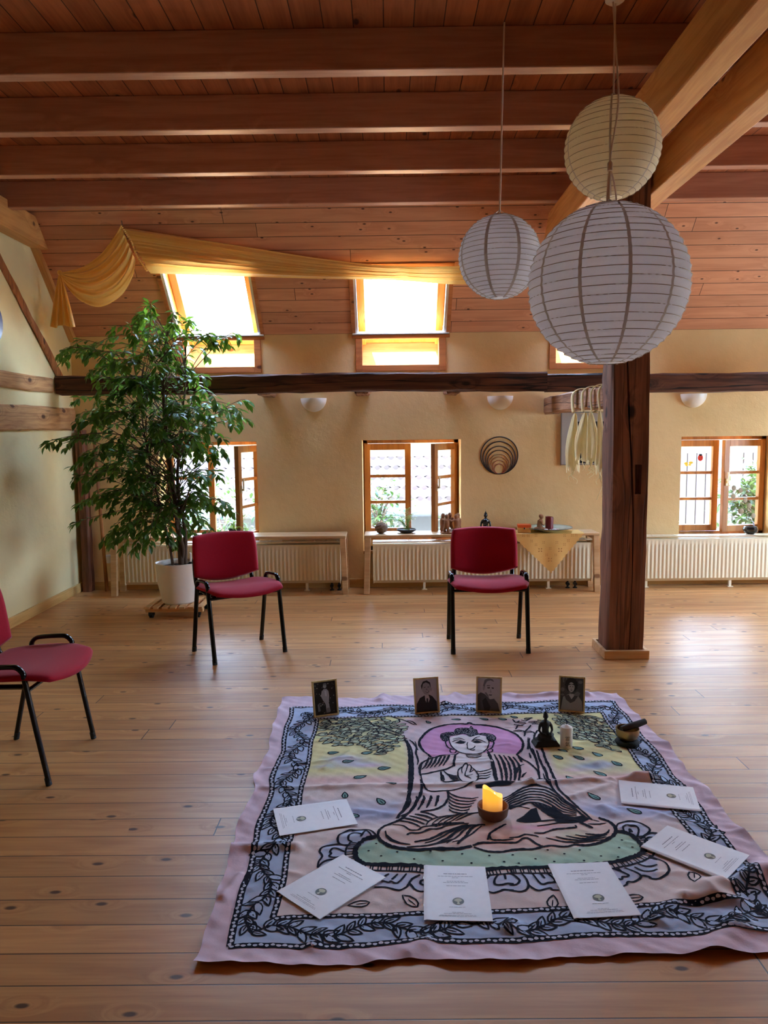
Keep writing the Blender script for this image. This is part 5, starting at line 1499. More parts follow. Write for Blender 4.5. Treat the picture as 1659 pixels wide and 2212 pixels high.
# raised hand
L(A6([(580,620),(550,590),(535,550),(540,510),(560,490),(575,480)]), .0045)
L(A6([(575,540),(570,500),(590,465),(610,455),(622,465),(615,500),(605,525)]), .004); L(A6([(622,470),(640,462),(655,475),(650,510),(640,530)]), .004)
L(A6([(655,480),(680,500),(705,530),(720,570),(705,610),(670,625),(580,620)]), .0045); L(A6([(605,525),(600,560),(630,575),(655,590)]), .0035); L(A6([(640,530),(660,520),(680,505)]), .0035); L(A6([(600,560),(640,560),(670,550)]), .003)
# left-hand robe border and chest folds
L(A6([(805,345),(830,400),(855,480),(870,560),(885,620)]), .014)
for k in range(5): L(A6([(860+k*42,365+k*6),(895+k*46,430+k*6),(925+k*42,520+k*2),(935+k*36,615-k*2)]), .011 if k % 2 else .008, .5)
for k in range(4): L(A6([(840-k*4,490+k*26),(790,510+k*26),(735,520+k*24),(700,515+k*30)]), .006, .75)
L(A6([(1060,372),(1120,410),(1190,455),(1250,520),(1270,590)]), .008); L(A6([(1075,375),(1090,405),(1110,435)]), .009, .7)
L(A6([(1050,480),(1075,500),(1060,540)]), .006, .6); L(A6([(1060,500),(1090,470),(1130,455)]), .005, .6); ink_poly(fl(A6([(1100,575),(1115,545),(1155,525),(1150,535),(1130,555),(1120,572)])), INK)
L(A6([(1240,610),(1265,590),(1305,600)]), .010); L(A6([(1090,600),(1130,612),(1190,612),(1240,600)]), .006)
ink_poly(fl(A6([(690,660),(760,655),(900,625),(1000,628),(1050,630),(1000,650),(880,662),(760,682),(700,680)])), INK)
# lap: sweeping folds
for k in range(7):
    o_ = k*26
    L(A6([(930+k*14,775+o_*.55),(1010,735+o_*.75),(1080,690+o_*.9),(1180,650+o_*1.0),(1300,655+o_*1.05),(1400,700+o_*1.1),(1480,770+o_*.9),(1600,850+o_*.45)]), .008, .5)
for k in range(6): L(A6([(1180+k*40,800+k*8),(1260+k*36,850+k*8),(1340+k*32,905+k*4),(1450+k*30,955-k*2),(1560+k*18,962)]), .010, .5)
ink_poly(fl(A6([(1060,950),(1120,920),(1190,860),(1240,850),(1255,900),(1285,960),(1200,968),(1100,966)])), INK)
ink_poly(fl(A6([(1400,965),(1500,945),(1600,930),(1659,915),(1720,950),(1659,975),(1560,985),(1450,985)])), INK)
L(A6([(970,865),(1000,845),(1060,835),(1110,840),(1180,855)]), .006)
for k in range(6): L(A6([(445+k*2,705+k*30),(480,735+k*28),(560,760+k*28),(660-k*10,770+k*24),(720-k*20,760+k*24)]), .007, .6)
L(A6([(440,710),(450,760),(415,820),(360,850),(300,870),(200,880)]), .008)
for k in range(5): L(A6([(20+k*78,900-k*16),(75+k*70,850-k*18),(110+k*62,800-k*12),(100+k*64,755-k*2)]), .009, .6)
# trunk of the tree on both sides
L(A6([(60,230),(90,300),(105,420),(108,560),(100,700),(85,790),(40,880),(-10,945)]), .012, .3); L(A6([(80,240),(120,330),(130,460),(128,600),(112,720),(60,850)]), .008, .5)
L(A6([(150,250),(165,300),(160,360),(180,420),(170,460)]), .007, .7); L(A6([(100,235),(140,270),(180,330)]), .006, .6); L(A6([(205,590),(212,680),(190,760),(120,870),(30,930)]), .010, .4); L(A6([(210,440),(195,520)]), .006)
L(A6([(1165,230),(1190,330),(1230,400),(1250,470),(1268,540)]), .007, .5); L(A6([(1225,190),(1215,250)]), .006); L(A6([(1240,330),(1270,420),(1320,520),(1345,600),(1400,690),(1480,770),(1600,870),(1700,950)]), .009, .3)
L(A6([(1285,310),(1310,390),(1360,490),(1400,590),(1440,680),(1520,760),(1640,870),(1740,960)]), .009, .3); L(A6([(1200,310),(1230,390)]), .008, .6); L(A6([(1300,540),(1330,620),(1360,640)]), .007, .6)
for pts in ([(245,520),(215,660)], [(225,515),(232,660)], [(270,640),(320,760),(360,880)], [(400,640),(440,820)], [(420,850),(460,970)], [(240,700),(260,760)]): L(B6([(x, y) for x, y in pts]), .007, .6)
# knees, feet and the lower robe
L(B5([(265,330),(280,270),(335,210),(420,175),(520,130),(600,60)]), .009); L(B5([(265,320),(290,360),(350,400),(420,430),(560,452),(700,458),(900,455),(1100,440),(1230,415)]), .014, .3)
ink_poly(fl(B5([(335,290),(350,275),(360,310),(420,350),(500,385),(600,398),(600,406),(480,400),(390,370),(345,325)])), INK)
L(B5([(420,190),(520,200),(580,240),(610,250),(680,245),(740,215),(900,195),(1000,175),(1150,165)]), .006); L(B5([(565,305),(600,280),(700,280),(800,240),(900,230),(1000,190),(1200,175)]), .008, .4)
for k in range(5): L(B5([(640+k*110,375+k*8),(800+k*90,340-k*4),(950+k*66,270-k*8),(1090+k*50,215-k*6),(1190+k*44,190)]), .010 if k % 2 == 0 else .006, .5)
for k in range(5): L(B5([(480+k*55,150-k*22),(560+k*50,160-k*22),(640+k*46,185-k*24),(700+k*45,215-k*26)]), .008, .6)
for k in range(6): L(B5([(760+k*60,200-k*10),(800+k*70,150-k*8),(900+k*70,110-k*8),(1060+k*60,90-k*6)]), .005, .6)
for k in range(4): L(B5([(560+k*70,430-k*5),(700+k*60,420-k*8),(860+k*50,395-k*14),(1010+k*20,370-k*10)]), .007, .6)
for k in range(5): L(B5([(820+k*36,200-k*4),(845+k*36,185-k*5),(870+k*36,200-k*8),(860+k*36,215-k*8)]), .0045, .2)
L(B5([(1030,390),(1130,360),(1220,300),(1280,240),(1330,200)]), .006, .5); L(B5([(1240,410),(1300,385),(1400,375),(1520,370),(1659,370)]), .009, .4); L(B5([(1250,420),(1340,455),(1450,470),(1560,460),(1659,440)]), .009, .4)
L(B5([(1390,350),(1420,290),(1470,240),(1540,200),(1580,180)]), .008, .5); L(B5([(1410,300),(1430,340),(1520,345),(1659,335)]), .006, .4)
L(B7([(0,410),(90,400),(160,355),(230,365),(300,420),(380,450),(470,440),(640,450),(740,425)]), .008, .3); L(B7([(0,350),(100,340),(180,315),(270,320),(330,345)]), .006, .4); L(B7([(0,495),(120,480),(260,480),(370,455)]), .010, .3)
L(B7([(280,295),(380,300),(480,265),(600,250),(700,245),(750,240),(740,215)]), .007, .4); L(B7([(310,220),(480,200),(620,180)]), .005, .5); L(B7([(80,160),(170,180),(300,170),(500,160),(640,165)]), .006, .3)
L(B7([(1000,130),(1120,180),(1185,240),(1185,310),(1100,370),(980,415),(880,435),(720,425)]), .011, .25)
for k in range(5): L(B7([(410+k*110,355-k*12),(560+k*100,385-k*16),(700+k*80,400-k*20),(860+k*60,395-k*24),(1080+k*10,370-k*26)]), .007, .6)
L(B7([(780,180),(860,215),(940,250)]), .010, .6); L(B7([(880,205),(1000,205),(1090,190)]), .005, .5); L(B7([(940,160),(1010,175)]), .005)
# cushion with its hatched rim
RIM = B5([(262,325),(150,350),(80,390),(40,450),(45,520),(90,570),(200,592),(420,600),(650,612),(800,625),(1000,640),(1200,645),(1400,640),(1659,628)])
RIMR = B7([(1200,285),(1300,300),(1400,350),(1480,430),(1505,500),(1450,555),(1350,590),(1200,620),(1000,640),(700,660),(400,680),(200,688),(0,690)])
L(RIM, .016, .1, .35); L(RIMR, .016, .1, .35)
def hatch(inner, off, n_):
    P = [Vector((x, y, 0)) for x, y in fl(inner)]; P = spline(P, 8); Ls = [0]
    for a, b in zip(P, P[1:]): Ls.append(Ls[-1]+(b-a).length)
    outer = []; n2 = int(Ls[-1]/.0135); j = 0
    for k in range(n2+1):
        s_ = Ls[-1]*k/n2
        while j < len(Ls)-2 and Ls[j+1] < s_: j += 1
        p = P[j]; t_ = (P[j+1]-P[j]).normalized(); m_ = Vector((-t_.y, t_.x, 0))*off
        q_ = p+m_; outer.append((q_.x, q_.y)); ink_line([(p.x, p.y), (q_.x, q_.y)], .0048, 0, smooth=0)
    fillp = [(p.x, p.y) for p in P]+outer[::-1]
    ink_line(outer, .007, .1, smooth=0)
    return outer
# hatching lies on the outer side of the rim
def sidesign(pts, cx, cy):
    a, b = Vector(fl(pts)[5]), Vector(fl(pts)[6]); t_ = (b-a).normalized(); m_ = Vector((-t_.y, t_.x)); c = Vector(P2(cx, cy)); return -1 if (c-a).dot(m_) > 0 else 1
sg = sidesign(RIM, 1000, 1845); hatch(RIM[2:], .036*sg, 60); sg = sidesign(RIMR, 1200, 1850); hatch(RIMR[2:], .036*sg, 60)
for x, y in ((250,395),(172,462),(300,512),(465,478),(638,550),(805,482),(930,565),(1130,495),(1225,587),(1408,508),(1560,565)):
    c = fl(B5([(x, y)]))[0]; ink_poly([(c[0]+.005*math.cos(q_*PI/3), c[1]+.0045*math.sin(q_*PI/3)) for q_ in range(6)], INK)
for x, y in ((40,540),(108,640),(295,587),(430,488),(505,618),(618,533),(790,488),(838,610),(1028,558),(1232,465),(1262,377),(1380,462),(1220,575),(1430,555)):
    c = fl(B7([(x, y)]))[0]; ink_poly([(c[0]+.005*math.cos(q_*PI/3), c[1]+.0045*math.sin(q_*PI/3)) for q_ in range(6)], INK)
# lotus petals
for pts in (B5([(250,320),(200,275),(150,250),(60,245),(0,260)]), B5([(150,255),(110,310),(90,330)]), A4([(1060,865),(1020,825),(950,822),(880,850),(868,885),(890,905),(940,905)]), A4([(1010,860),(960,840),(935,855),(928,880),(950,890)]),
            A4([(930,915),(860,900),(790,915),(765,940),(780,970),(760,1000),(752,1035)]), A4([(915,945),(850,925),(825,940),(830,955),(820,970),(850,975),(910,965)]), A4([(905,985),(850,985),(790,1000),(752,1035)]),
            B5([(560,690),(480,780),(440,790),(400,770),(380,780),(330,765),(300,760)]), B5([(470,690),(420,740),(410,750)]), B5([(380,690),(320,730)]), B5([(230,825),(340,830),(480,862),(560,830),(590,790),(640,850),(690,875),(745,870)]), B5([(700,700),(620,740),(580,800)]), B5([(745,750),(710,760),(705,790),(745,805)]),
            B5([(1380,740),(1410,700)]), B5([(1500,700),(1460,760),(1470,800),(1540,810),(1600,800),(1659,805)]), B5([(1560,690),(1575,760)]), B5([(1400,870),(1450,885),(1520,875),(1560,860),(1659,870)]),
            B7([(0,890),(80,890),(115,850),(90,810),(40,770),(0,760)]), B7([(0,950),(120,965),(200,940),(215,890),(190,820),(140,765)]), B7([(215,885),(260,925),(340,950),(460,918),(480,935),(560,935)]), B7([(255,755),(330,850),(380,875),(440,860),(500,850),(510,825),(430,745)]), B7([(340,745),(380,790),(400,810)]),
            B7([(1200,240),(1230,200),(1350,178),(1470,205),(1560,250),(1570,290),(1500,340),(1470,370)]), B7([(1290,290),(1275,250),(1310,225),(1350,235),(1420,240),(1450,270),(1440,330),(1420,350)]), B7([(1350,300),(1350,265),(1380,300)]), B7([(1490,360),(1560,310),(1659,300)]), B7([(1530,420),(1520,390),(1560,350),(1640,350)]), B7([(1550,430),(1600,400)]),
            B7([(1140,700),(1200,710),(1330,770),(1320,790),(1270,790),(1260,815),(1190,805)]), B7([(1220,700),(1260,740)]), B7([(1290,695),(1400,740),(1470,790),(1460,820),(1390,855),(1330,850),(1310,880),(1260,900)]), B7([(1400,690),(1500,740),(1600,745),(1659,720)]), B7([(1470,790),(1560,800),(1600,825),(1659,830)]), B7([(1440,660),(1540,690),(1659,670)]), B7([(1560,590),(1620,600),(1659,610)]),
            A5([(1010,930),(1090,960),(1120,1000),(1110,1030),(1060,1055),(1010,1050)])):
    L(pts, .006, .3, .12)
# scattered single leaves: px, py, direction (deg on the floor), length
SL = [(720,1625,15,.055,0), (793,1625,12,.055,0), (752,1643,20,.055,0), (830,1658,15,.06,0), (778,1677,25,.06,0), (845,1693,150,.05,0), (745,1717,95,.05,0), (822,1730,120,.06,0), (765,1760,140,.05,0),
      (1205,1637,130,.055,0), (1250,1638,140,.055,0), (1290,1630,125,.06,0), (1330,1622,130,.06,0), (1332,1650,120,.06,0), (1296,1670,130,.065,0), (1230,1680,110,.05,0), (1283,1720,130,.06,0), (1370,1753,140,.06,0), (1215,1620,140,.05,0), (1248,1615,140,.06,0),
      (885,1945,128,.075,0), (1194,1946,75,.07,0), (1500,1897,250,.08,0), (775,1951,190,.07,0), (1365,1938,175,.07,0), (1045,1552,150,.05,0), (1085,1552,150,.05,0), (1110,1548,140,.045,0), (925,1560,120,.04,0), (985,1553,170,.05,0)]
for px, py, a_, l_, _ in SL:
    c = Vector(P2(px, py)); dd = Vector((math.cos(R(a_)), math.sin(R(a_)))); ink_leaf(tuple(c-dd*l_*.5), tuple(dd), l_, l_*.5, tuple(TEAL*1.1) if py < 1800 else None, .0055)
# the two leafy crowns
def crown(region, n_, ang, spread, sz):
    P = fl(region); xs_ = [p[0] for p in P]; ys_ = [p[1] for p in P]; cand = []
    tries = 0
    while len(cand) < n_ and tries < n_*60:
        tries += 1; x, y = rnd.uniform(min(xs_), max(xs_)), rnd.uniform(min(ys_), max(ys_))
        if pip(P, np.array([x]), np.array([y]))[0] and all((x-a)**2+(y-b)**2 > (sz*.46)**2 for a, b in cand): cand.append((x, y))
    for x, y in cand:
        a_ = R(ang(x) + rnd.uniform(-spread, spread)); l_ = sz*rnd.uniform(.85, 1.25)
        ink_leaf((x, y), (math.cos(a_), math.sin(a_)), l_, l_*.46, tuple(cl(196, 208, 178)*rnd.uniform(.85, 1.1)), .0048)
crown(B3([(700,345),(1120,330),(1480,360),(1600,430),(1500,640),(1330,730),(1240,640),(1100,600),(900,640),(820,600),(710,560)]), 125, lambda x: 205, 25, .056)
crown(B6([(480,215),(700,215),(1060,270),(1160,420),(1260,590),(1150,600),(1000,600),(860,520),(760,520),(560,500),(540,330)]), 85, lambda x: -45, 25, .056)
for (a_, b_) in (((700,350),(760,400)), ((720,340),(830,370)), ((1120,350),(1260,500)), ((1290,480),(1560,560)), ((1200,420),(1500,520)), ((1400,330),(1640,420)), ((1560,370),(1659,420)), ((1260,330),(1290,370)), ((1450,345),(1480,385))): L(B3([a_, ((a_[0]+b_[0])/2+8, (a_[1]+b_[1])/2-8), b_]), .006, .4)
for pts in ([(75,410),(110,370),(180,350)], [(180,500),(200,430),(260,370)], [(295,560),(300,490),(340,420)], [(40,290),(80,330),(120,310)], [(140,300),(200,310),(270,270)], [(130,440),(170,430),(185,450)], [(255,460),(290,450),(300,470)]): L(B6(pts), .007, .4)
for x, y, a_ in ((90,320,-30), (180,290,20), (230,330,10), (60,350,-40), (300,320,-60), (340,300,-50), (270,350,-20), (165,430,180), (280,450,180)):
    c = fl(B6([(x, y)]))[0]; ink_leaf(c, (math.cos(R(a_)), math.sin(R(a_))), .05, .022, None, .005)

IX = np.array([p[0] for p in IV]); IY = np.array([p[1] for p in IV])
IX, IY = rug_warp(IX, IY); IH = rug_h(IX, IY) + np.array(IZ)
o0 = len(mb.v); mb.v += list(map(tuple, np.stack([IX, IY, IH], 1))); mb.f += [tuple(i+o0 for i in f) for f in IF]; mb.m += [0]*len(IF)
VC = np.concatenate([VC, np.concatenate([np.array(IC, float), np.ones((len(IC), 1))], 1)], 0)
t = NT('printed_cotton'); at = t.n('ShaderNodeAttribute', attribute_name='Col'); co = t.coord(); nz = t.noise(co, 500, 2); n2 = t.noise(co, 30, 3)
c = t.mix(1.0, at.outputs['Color'], t.mix(n2.outputs[0], (.88, .88, .88, 1), (1.06, 1.06, 1.06, 1)), 'MULTIPLY')
t.p(Base_Color=c, Roughness=.9); t.b.inputs['Specular IOR Level'].default_value = .1; t.b.inputs['Sheen Weight'].default_value = 0
t.bump(t.math('ADD', nz.outputs[0], t.math('MULTIPLY', n2.outputs[0], 4.0)), .25, .0015); M['cotton'] = t.m
o = mb.build('printed_cloth', M['cotton'], None, smooth=True, colors=VC)
tag(o, 'large cotton cloth on the floor printed with a seated haloed figure and leafy border', 'cloth')

# ------------------------------------------------------------------ booklets
t = NT('booklet_paper'); co = t.coord(); nz = t.noise(co, 40, 3); t.p(Base_Color=t.mix(nz.outputs[0], C3(226, 226, 232), C3(238, 238, 242)), Roughness=.45); M['page'] = t.m
M['print'] = plain('grey_print', C3(128, 128, 140), .6, var=.05); M['emblem'] = plain('emblem_dark', C3(74, 74, 62), .5, var=.3, scale=150); M['emblem_light'] = plain('emblem_tree', C3(176, 172, 140), .5, var=.1)
for bi, (c, x, y, lab) in enumerate(BOOKS):
    ang = math.atan2(-x.y*-1, x.x)
    zb = float(np.max(rug_h(np.array([c.x + x.x*u + y.x*v for u in np.linspace(-.105, .105, 15) for v in np.linspace(-.148, .148, 15)]),
                            np.array([c.y + x.y*u + y.y*v for u in np.linspace(-.105, .105, 15) for v in np.linspace(-.148, .148, 15)])))) + .0026
    root = thing('booklet', lab, 'booklet', (c.x, c.y, zb), ang, 'white booklets on the cloth')
    a, b = .105, .1485; rr = random.Random(bi)
    def surf(u, v): return .0016 + .004*math.exp(-((u+a)/.020))*(1-math.exp(-((u+a)/.004))) + .0012*math.sin(v*9+bi)*(u+a)/.2
    us = [-a + 2*a*k/26 for k in range(27)]; vs_ = [-b + 2*b*k/14 for k in range(15)]
    mbk = MB(); rows = [[Vector((u, v, surf(u, v)+.0014)) for u in us] for v in vs_]; rb = [[Vector((p.x, p.y, max(0, p.z-.0024))) for p in r] for r in rows]
    mbk.grid(rows, 0); mbk.grid(rb, 0, flip=True); mbk.grid([rb[0], rows[0]], 0); mbk.grid([rows[-1], rb[-1]], 0)
    mbk.grid([[r[0] for r in rows], [r[0] for r in rb]], 0); mbk.grid([[r[-1] for r in rb], [r[-1] for r in rows]], 0)
    mbk.build('pages', M['page'], root, smooth=40)
    mk = MB()
    def line(yc, w_, h_=.0022, x0=0.0):
        xx = x0 - w_/2
        while xx < x0 + w_/2:
            l_ = min(rr.uniform(.005, .014), x0+w_/2-xx); n_ = 3
            for q_ in range(n_):
                u0, u1 = xx+l_*q_/n_, xx+l_*(q_+1)/n_
                mk.quad((u0, yc, surf(u0, yc)+.0018), (u1, yc, surf(u1, yc)+.0018), (u1, yc+h_, surf(u1, yc+h_)+.0018), (u0, yc+h_, surf(u0, yc+h_)+.0018))
            xx += l_ + .0018
    line(.098, .078, .0036); line(.084, .116, .0022); line(.076, .022, .0022); line(.056, .058, .0022); line(.048, .082, .0022); line(.030, .062, .0022)
    line(-.083, .052, .0015); line(-.110, .036, .0016); line(-.116, .086, .0016); line(-.124, .112, .0012); line(-.129, .118, .0012)
    mk.build('printed_lines', M['print'], root)
    ec = Vector((.004, -.052, 0)); me_ = MB(); R_ = .0185
    me_.add([(ec.x+R_*math.cos(2*PI*k/28), ec.y+R_*math.sin(2*PI*k/28), surf(ec.x, ec.y)+.0020) for k in range(28)], [tuple(range(28))], 0)
    z2 = surf(ec.x, ec.y)+.0026
    me_.add([(ec.x+x_, ec.y+y_, z2) for x_, y_ in ((-.002,-.004), (-.005,-.015), (0,-.0175), (.005,-.015), (.002,-.004), (.003,.002), (-.003,.002))], [tuple(range(7))], 1)
    me_.add([(ec.x+.0125*math.cos(2*PI*k/16)*(1+.12*math.sin(5*k)), ec.y+.005+.0085*math.sin(2*PI*k/16)*(1+.1*math.sin(7*k)), z2-.0002) for k in range(16)], [tuple(range(16))], 1)
    me_.build('round_emblem', [M['emblem'], M['emblem_light']], root)
    mst = MB()
    for v in (-.075, .075): mst.tube([(-a-.0004, v-.006, surf(-a, v)+.0012), (-a-.0004, v+.006, surf(-a, v)+.0012)], .0006, 5)
    mst.build('staple', M['steel'], root)

# ------------------------------------------------------------------ four standing photographs
M['giltwood'] = wood('gilt_frame_wood', C3(228, 204, 146), C3(204, 174, 112), C3(150, 110, 64), 'Z', 'X', kd=3, knum=.1, rough=.4, var=.1)
GR = [plain('photo_tone_%s' % 'abcdef'[k], C3(v, v, v+2), .35, var=.08, scale=60) for k, v in enumerate((40, 84, 128, 170, 202, 226))]
def photo_frame(bl, br, label, kind):
    bl, br = Vector(bl), Vector(br); c = (bl+br)/2; dx = (br-bl).normalized(); ang = math.atan2(dx.y, dx.x)
    zb = float(np.max(rug_h(np.array([c.x+dx.x*s_-dx.y*0 for s_ in np.linspace(-.07, .07, 9)]), np.array([c.y+dx.y*s_ for s_ in np.linspace(-.07, .07, 9)])))) + .001
    root = thing('photo_frame', label, 'picture frame', (c.x, c.y, zb), ang, 'framed black and white photographs')
    T = Matrix.Rotation(R(-11), 4, 'X'); W, H, f = .068, .188, .0085
    m = MB()
    for lo, hi in (((-W, -.006, 0), (-W+f, .010, H)), ((W-f, -.006, 0), (W, .010, H)), ((-W+f, -.006, 0), (W-f, .010, f)), ((-W+f, -.006, H-f), (W-f, .010, H))): m.box(lo, hi, 0, T)
    m.build('frame', M['giltwood'], root, bevel=.0015)
    m = MB().box((-W+f-.001, .006, f-.001), (W-f+.001, .0105, H-f+.001), 0, T); m.build('backing', M['rubber'], root)
    m = MB(); m.box((-.02, .0108, .0), (.02, .0125, H*.8), 0, T @ Matrix.Translation(Vector((0, .0, 0)))); 
    S = T @ Matrix.Translation(Vector((0, .012, H*.8))) @ Matrix.Rotation(R(24), 4, 'X'); m.box((-.018, 0, -H*.82), (.018, .002, 0), 0, S)
    m.build('stand', M['rubber'], root)
    m = MB(); y0 = .0058; iw, ih = W-f, (H-2*f)/2; zc = H/2
    lay = [0]
    def shp(pts, tone): lay[0] += 1; m.add([T @ Vector((x*iw, y0 - lay[0]*.00016, zc + z*ih)) for x, z in pts], [tuple(range(len(pts)))], tone)
    def oval(cx, cz, rx, rz, tone, n_=20): shp([(cx+rx*math.cos(2*PI*k/n_), cz+rz*math.sin(2*PI*k/n_)) for k in range(n_)], tone)
    q = lambda tone: shp([(-1,-1), (1,-1), (1,1), (-1,1)], tone)
    rp = random.Random(kind*7+1)
    if kind == 0:                         # pale standing person among dark leaves
        q(0)
        for k in range(46): oval(rp.uniform(-.92,.92), rp.uniform(-.9,.9), rp.uniform(.02,.08), rp.uniform(.02,.05), rp.choice((1,1,2,3)), 8)
        shp([(-.12,.55), (.14,.55), (.32,.40), (.36,.1), (.28,-.3), (.40,-.85), (.02,-.9), (.0,-.4), (-.25,-.1), (-.40,.15), (-.30,.40)], 3); oval(.0, .72, .16, .13, 3)
        shp([(-.05,.45), (.12,.45), (.15,.1), (-.02,.12)], 4); oval(.02, .84, .17, .07, 2); shp([(-.75,-.35), (-.60,-.3), (-.50,-.75), (-.72,-.8)], 2); shp([(.0,-.9), (.35,-.9), (.32,-.6), (.05,-.62)], 2)
    elif kind == 1:                       # smiling man in dark jacket
        q(4); shp([(-.95,-1), (.95,-1), (.92,-.45), (.55,-.1), (.25,.02), (-.2,-.02), (-.6,-.15), (-.92,-.5)], 0)
        shp([(-.15,.0), (.2,.0), (.3,-.25), (.05,-.62), (-.12,-.3)], 4); shp([(.0,-.2), (.14,-.2), (.16,-.6), (.05,-.7), (-.04,-.5)], 0)
        oval(.02, .42, .40, .40, 3); shp([(-.42,.35), (-.46,.6), (-.25,.85), (.1,.9), (.40,.75), (.46,.4), (.40,.5), (.30,.68), (.0,.78), (-.26,.70), (-.34,.5)], 0); oval(.46, .32, .07, .11, 3)
        shp([(-.22,.50), (-.04,.51), (-.05,.47), (-.20,.46)], 1); shp([(.12,.51), (.30,.50), (.28,.46), (.13,.47)], 1); oval(.05, .34, .06, .05, 2); shp([(-.08,.24), (.26,.26), (.20,.17), (.06,.14)], 1); shp([(-.02,.235), (.20,.24), (.15,.20), (.06,.19)], 5)
    elif kind == 2:                       # older man, three-quarter view
        q(4); shp([(-1,-1), (.95,-1), (.80,-.55), (.45,-.25), (.1,-.3), (-.4,.02), (-.75,.1), (-1,-.05)], 1); shp([(-.6,-.4), (-.3,-.2), (.15,-.75), (.05,-1), (-.4,-1)], 0)
        shp([(-.42,.55), (-.30,.85), (.05,.95), (.38,.82), (.50,.50), (.48,.15), (.30,-.15), (.05,-.28), (-.2,-.12), (-.40,.15)], 4); shp([(-.55,.52), (-.40,.88), (-.05,1.0), (.30,.94), (.45,.78), (.10,.86), (-.18,.80), (-.34,.60), (-.40,.30), (-.52,.32)], 2); oval(-.48, .36, .08, .14, 3)
        shp([(-.18,.42), (.08,.44), (.06,.37), (-.14,.36)], 0); shp([(.22,.44), (.42,.42), (.40,.35), (.24,.37)], 0); shp([(.12,.36), (.24,.12), (.06,.10)], 3); shp([(-.04,-.0), (.28,.0), (.22,-.07), (.04,-.07)], 1); shp([(-.22,.55), (.10,.56), (.08,.52), (-.20,.50)], 1)
        shp([(-.40,.1), (-.2,-.1), (.0,-.26), (-.05,-.05), (-.25,.12)], 2)
    else:                                 # woman with dark curly hair
        q(1)
        for k in range(18): oval(rp.uniform(-.9,.9), rp.uniform(-.2,.9), rp.uniform(.06,.2), rp.uniform(.05,.14), rp.choice((1,2)), 10)
        shp([(-.95,-1), (.95,-1), (.88,-.4), (.55,-.08), (.15,.02), (-.25,.0), (-.75,-.2)], 3); oval(-.05, .55, .46, .36, 0)
        for k in range(14): oval(-.05+.46*math.cos(k*.45), .56+.36*math.sin(k*.45), .12, .10, 0, 10)
        oval(-.05, .42, .28, .30, 4); shp([(-.20,.0), (.15,.02), (.2,-.2), (-.02,-.32), (-.22,-.18)], 4); shp([(-.62,-.12), (-.25,-.05), (-.02,-.32), (.25,-.05), (.55,-.08), (.25,-.42), (-.1,-.55), (-.5,-.35)], 1)
        shp([(-.32,.62), (.22,.62), (.18,.55), (-.05,.60), (-.28,.54)], 0); shp([(-.20,.47), (-.08,.48), (-.09,.44), (-.19,.43)], 0); shp([(.02,.48), (.14,.47), (.13,.43), (.03,.44)], 0); shp([(-.14,.27), (.06,.27), (.02,.22), (-.08,.22)], 1); oval(-.04, .35, .04, .03, 3)
        shp([(.20,.05), (.5,.2), (.75,.1), (.6,-.1)], 2)
    m.build('print', GR, root)
photo_frame((-.401, 3.899), (-.278, 3.944), 'gilt framed photograph of a pale standing person, leftmost on the cloth', 0)
photo_frame((.129, 3.935), (.261, 3.962), 'gilt framed photograph of a smiling man in a dark jacket', 1)
photo_frame((.451, 3.963), (.589, 3.938), 'gilt framed photograph of an older man looking sideways', 2)
photo_frame((.887, 3.962), (1.026, 3.924), 'gilt framed photograph of a person with dark curly hair, rightmost on the cloth', 3)

# ------------------------------------------------------------------ statue, candles, singing bowl on the cloth
def zc(x, y): return float(rug_h(np.array([x]), np.array([y]))[0])
root = thing('buddha_statue', 'dark grey stone seated statue standing on the printed cloth beside the white candle', 'statue', (.735, 3.53, zc(.735, 3.53)+.001), R(6))
seated_statue(root, .168, M['stone_dark'], True, .0025, .06)
root = thing('pillar_candle', 'white pillar candle with two dark characters, standing on the printed cloth', 'candle', (.827, 3.50, zc(.827, 3.5)+.001))
M['wax'] = plain('ivory_wax', C3(232, 224, 208), .45, var=.03); M['wax'].node_tree.nodes['Principled BSDF'].inputs['Subsurface Weight'].default_value = .2
M['wax'].node_tree.nodes['Principled BSDF'].inputs['Subsurface Radius'].default_value = (.02, .012, .008)
rC = .0285; hC = .108
MB().lathe([(0, 0), (rC, 0), (rC, hC-.016), (rC*.92, hC-.010), (.006, hC), (0, hC)], 40).build('wax', M['wax'], root, smooth=25)
MB().tube([(0, 0, hC-.001), (.001, 0, hC+.008)], .0012, 6).build('wick', M['rubber'], root)
M['glyph'] = plain('glyph_brown', C3(70, 52, 44), .6, var=.1)
def glyph_on_candle(ch, zc_, size):
    cu = bpy.data.curves.new('glyph', 'FONT'); cu.body = ch; cu.size = size; cu.align_x = 'CENTER'; cu.align_y = 'CENTER'
    ob = bpy.data.objects.new('glyph', cu); COL.objects.link(ob)
    dg = bpy.context.evaluated_depsgraph_get(); me = bpy.data.meshes.new_from_object(ob.evaluated_get(dg))
    bpy.data.objects.remove(ob)
    bm = bmesh.new(); bm.from_mesh(me); bmesh.ops.triangulate(bm, faces=bm.faces); bmesh.ops.subdivide_edges(bm, edges=bm.edges, cuts=1)
    m = MB(); a0 = -PI/2 - .02
    m.add([((rC+.0005)*math.cos(a0 + v.co.x/rC), (rC+.0005)*math.sin(a0 + v.co.x/rC), zc_ + v.co.y) for v in bm.verts], [tuple(x.index for x in f.verts) for f in bm.faces])
    bm.free(); m.build('printed_character', M['glyph'], root)
glyph_on_candle('\u970A', .048, .024); glyph_on_candle('\u6C23', .022, .024)
bx_, by_ = 1.122, 3.525; z0 = zc(bx_, by_)+.001
root = thing('bowl_cushion', 'small black patterned ring cushion under the singing bowl', 'cushion', (bx_, by_, z0))
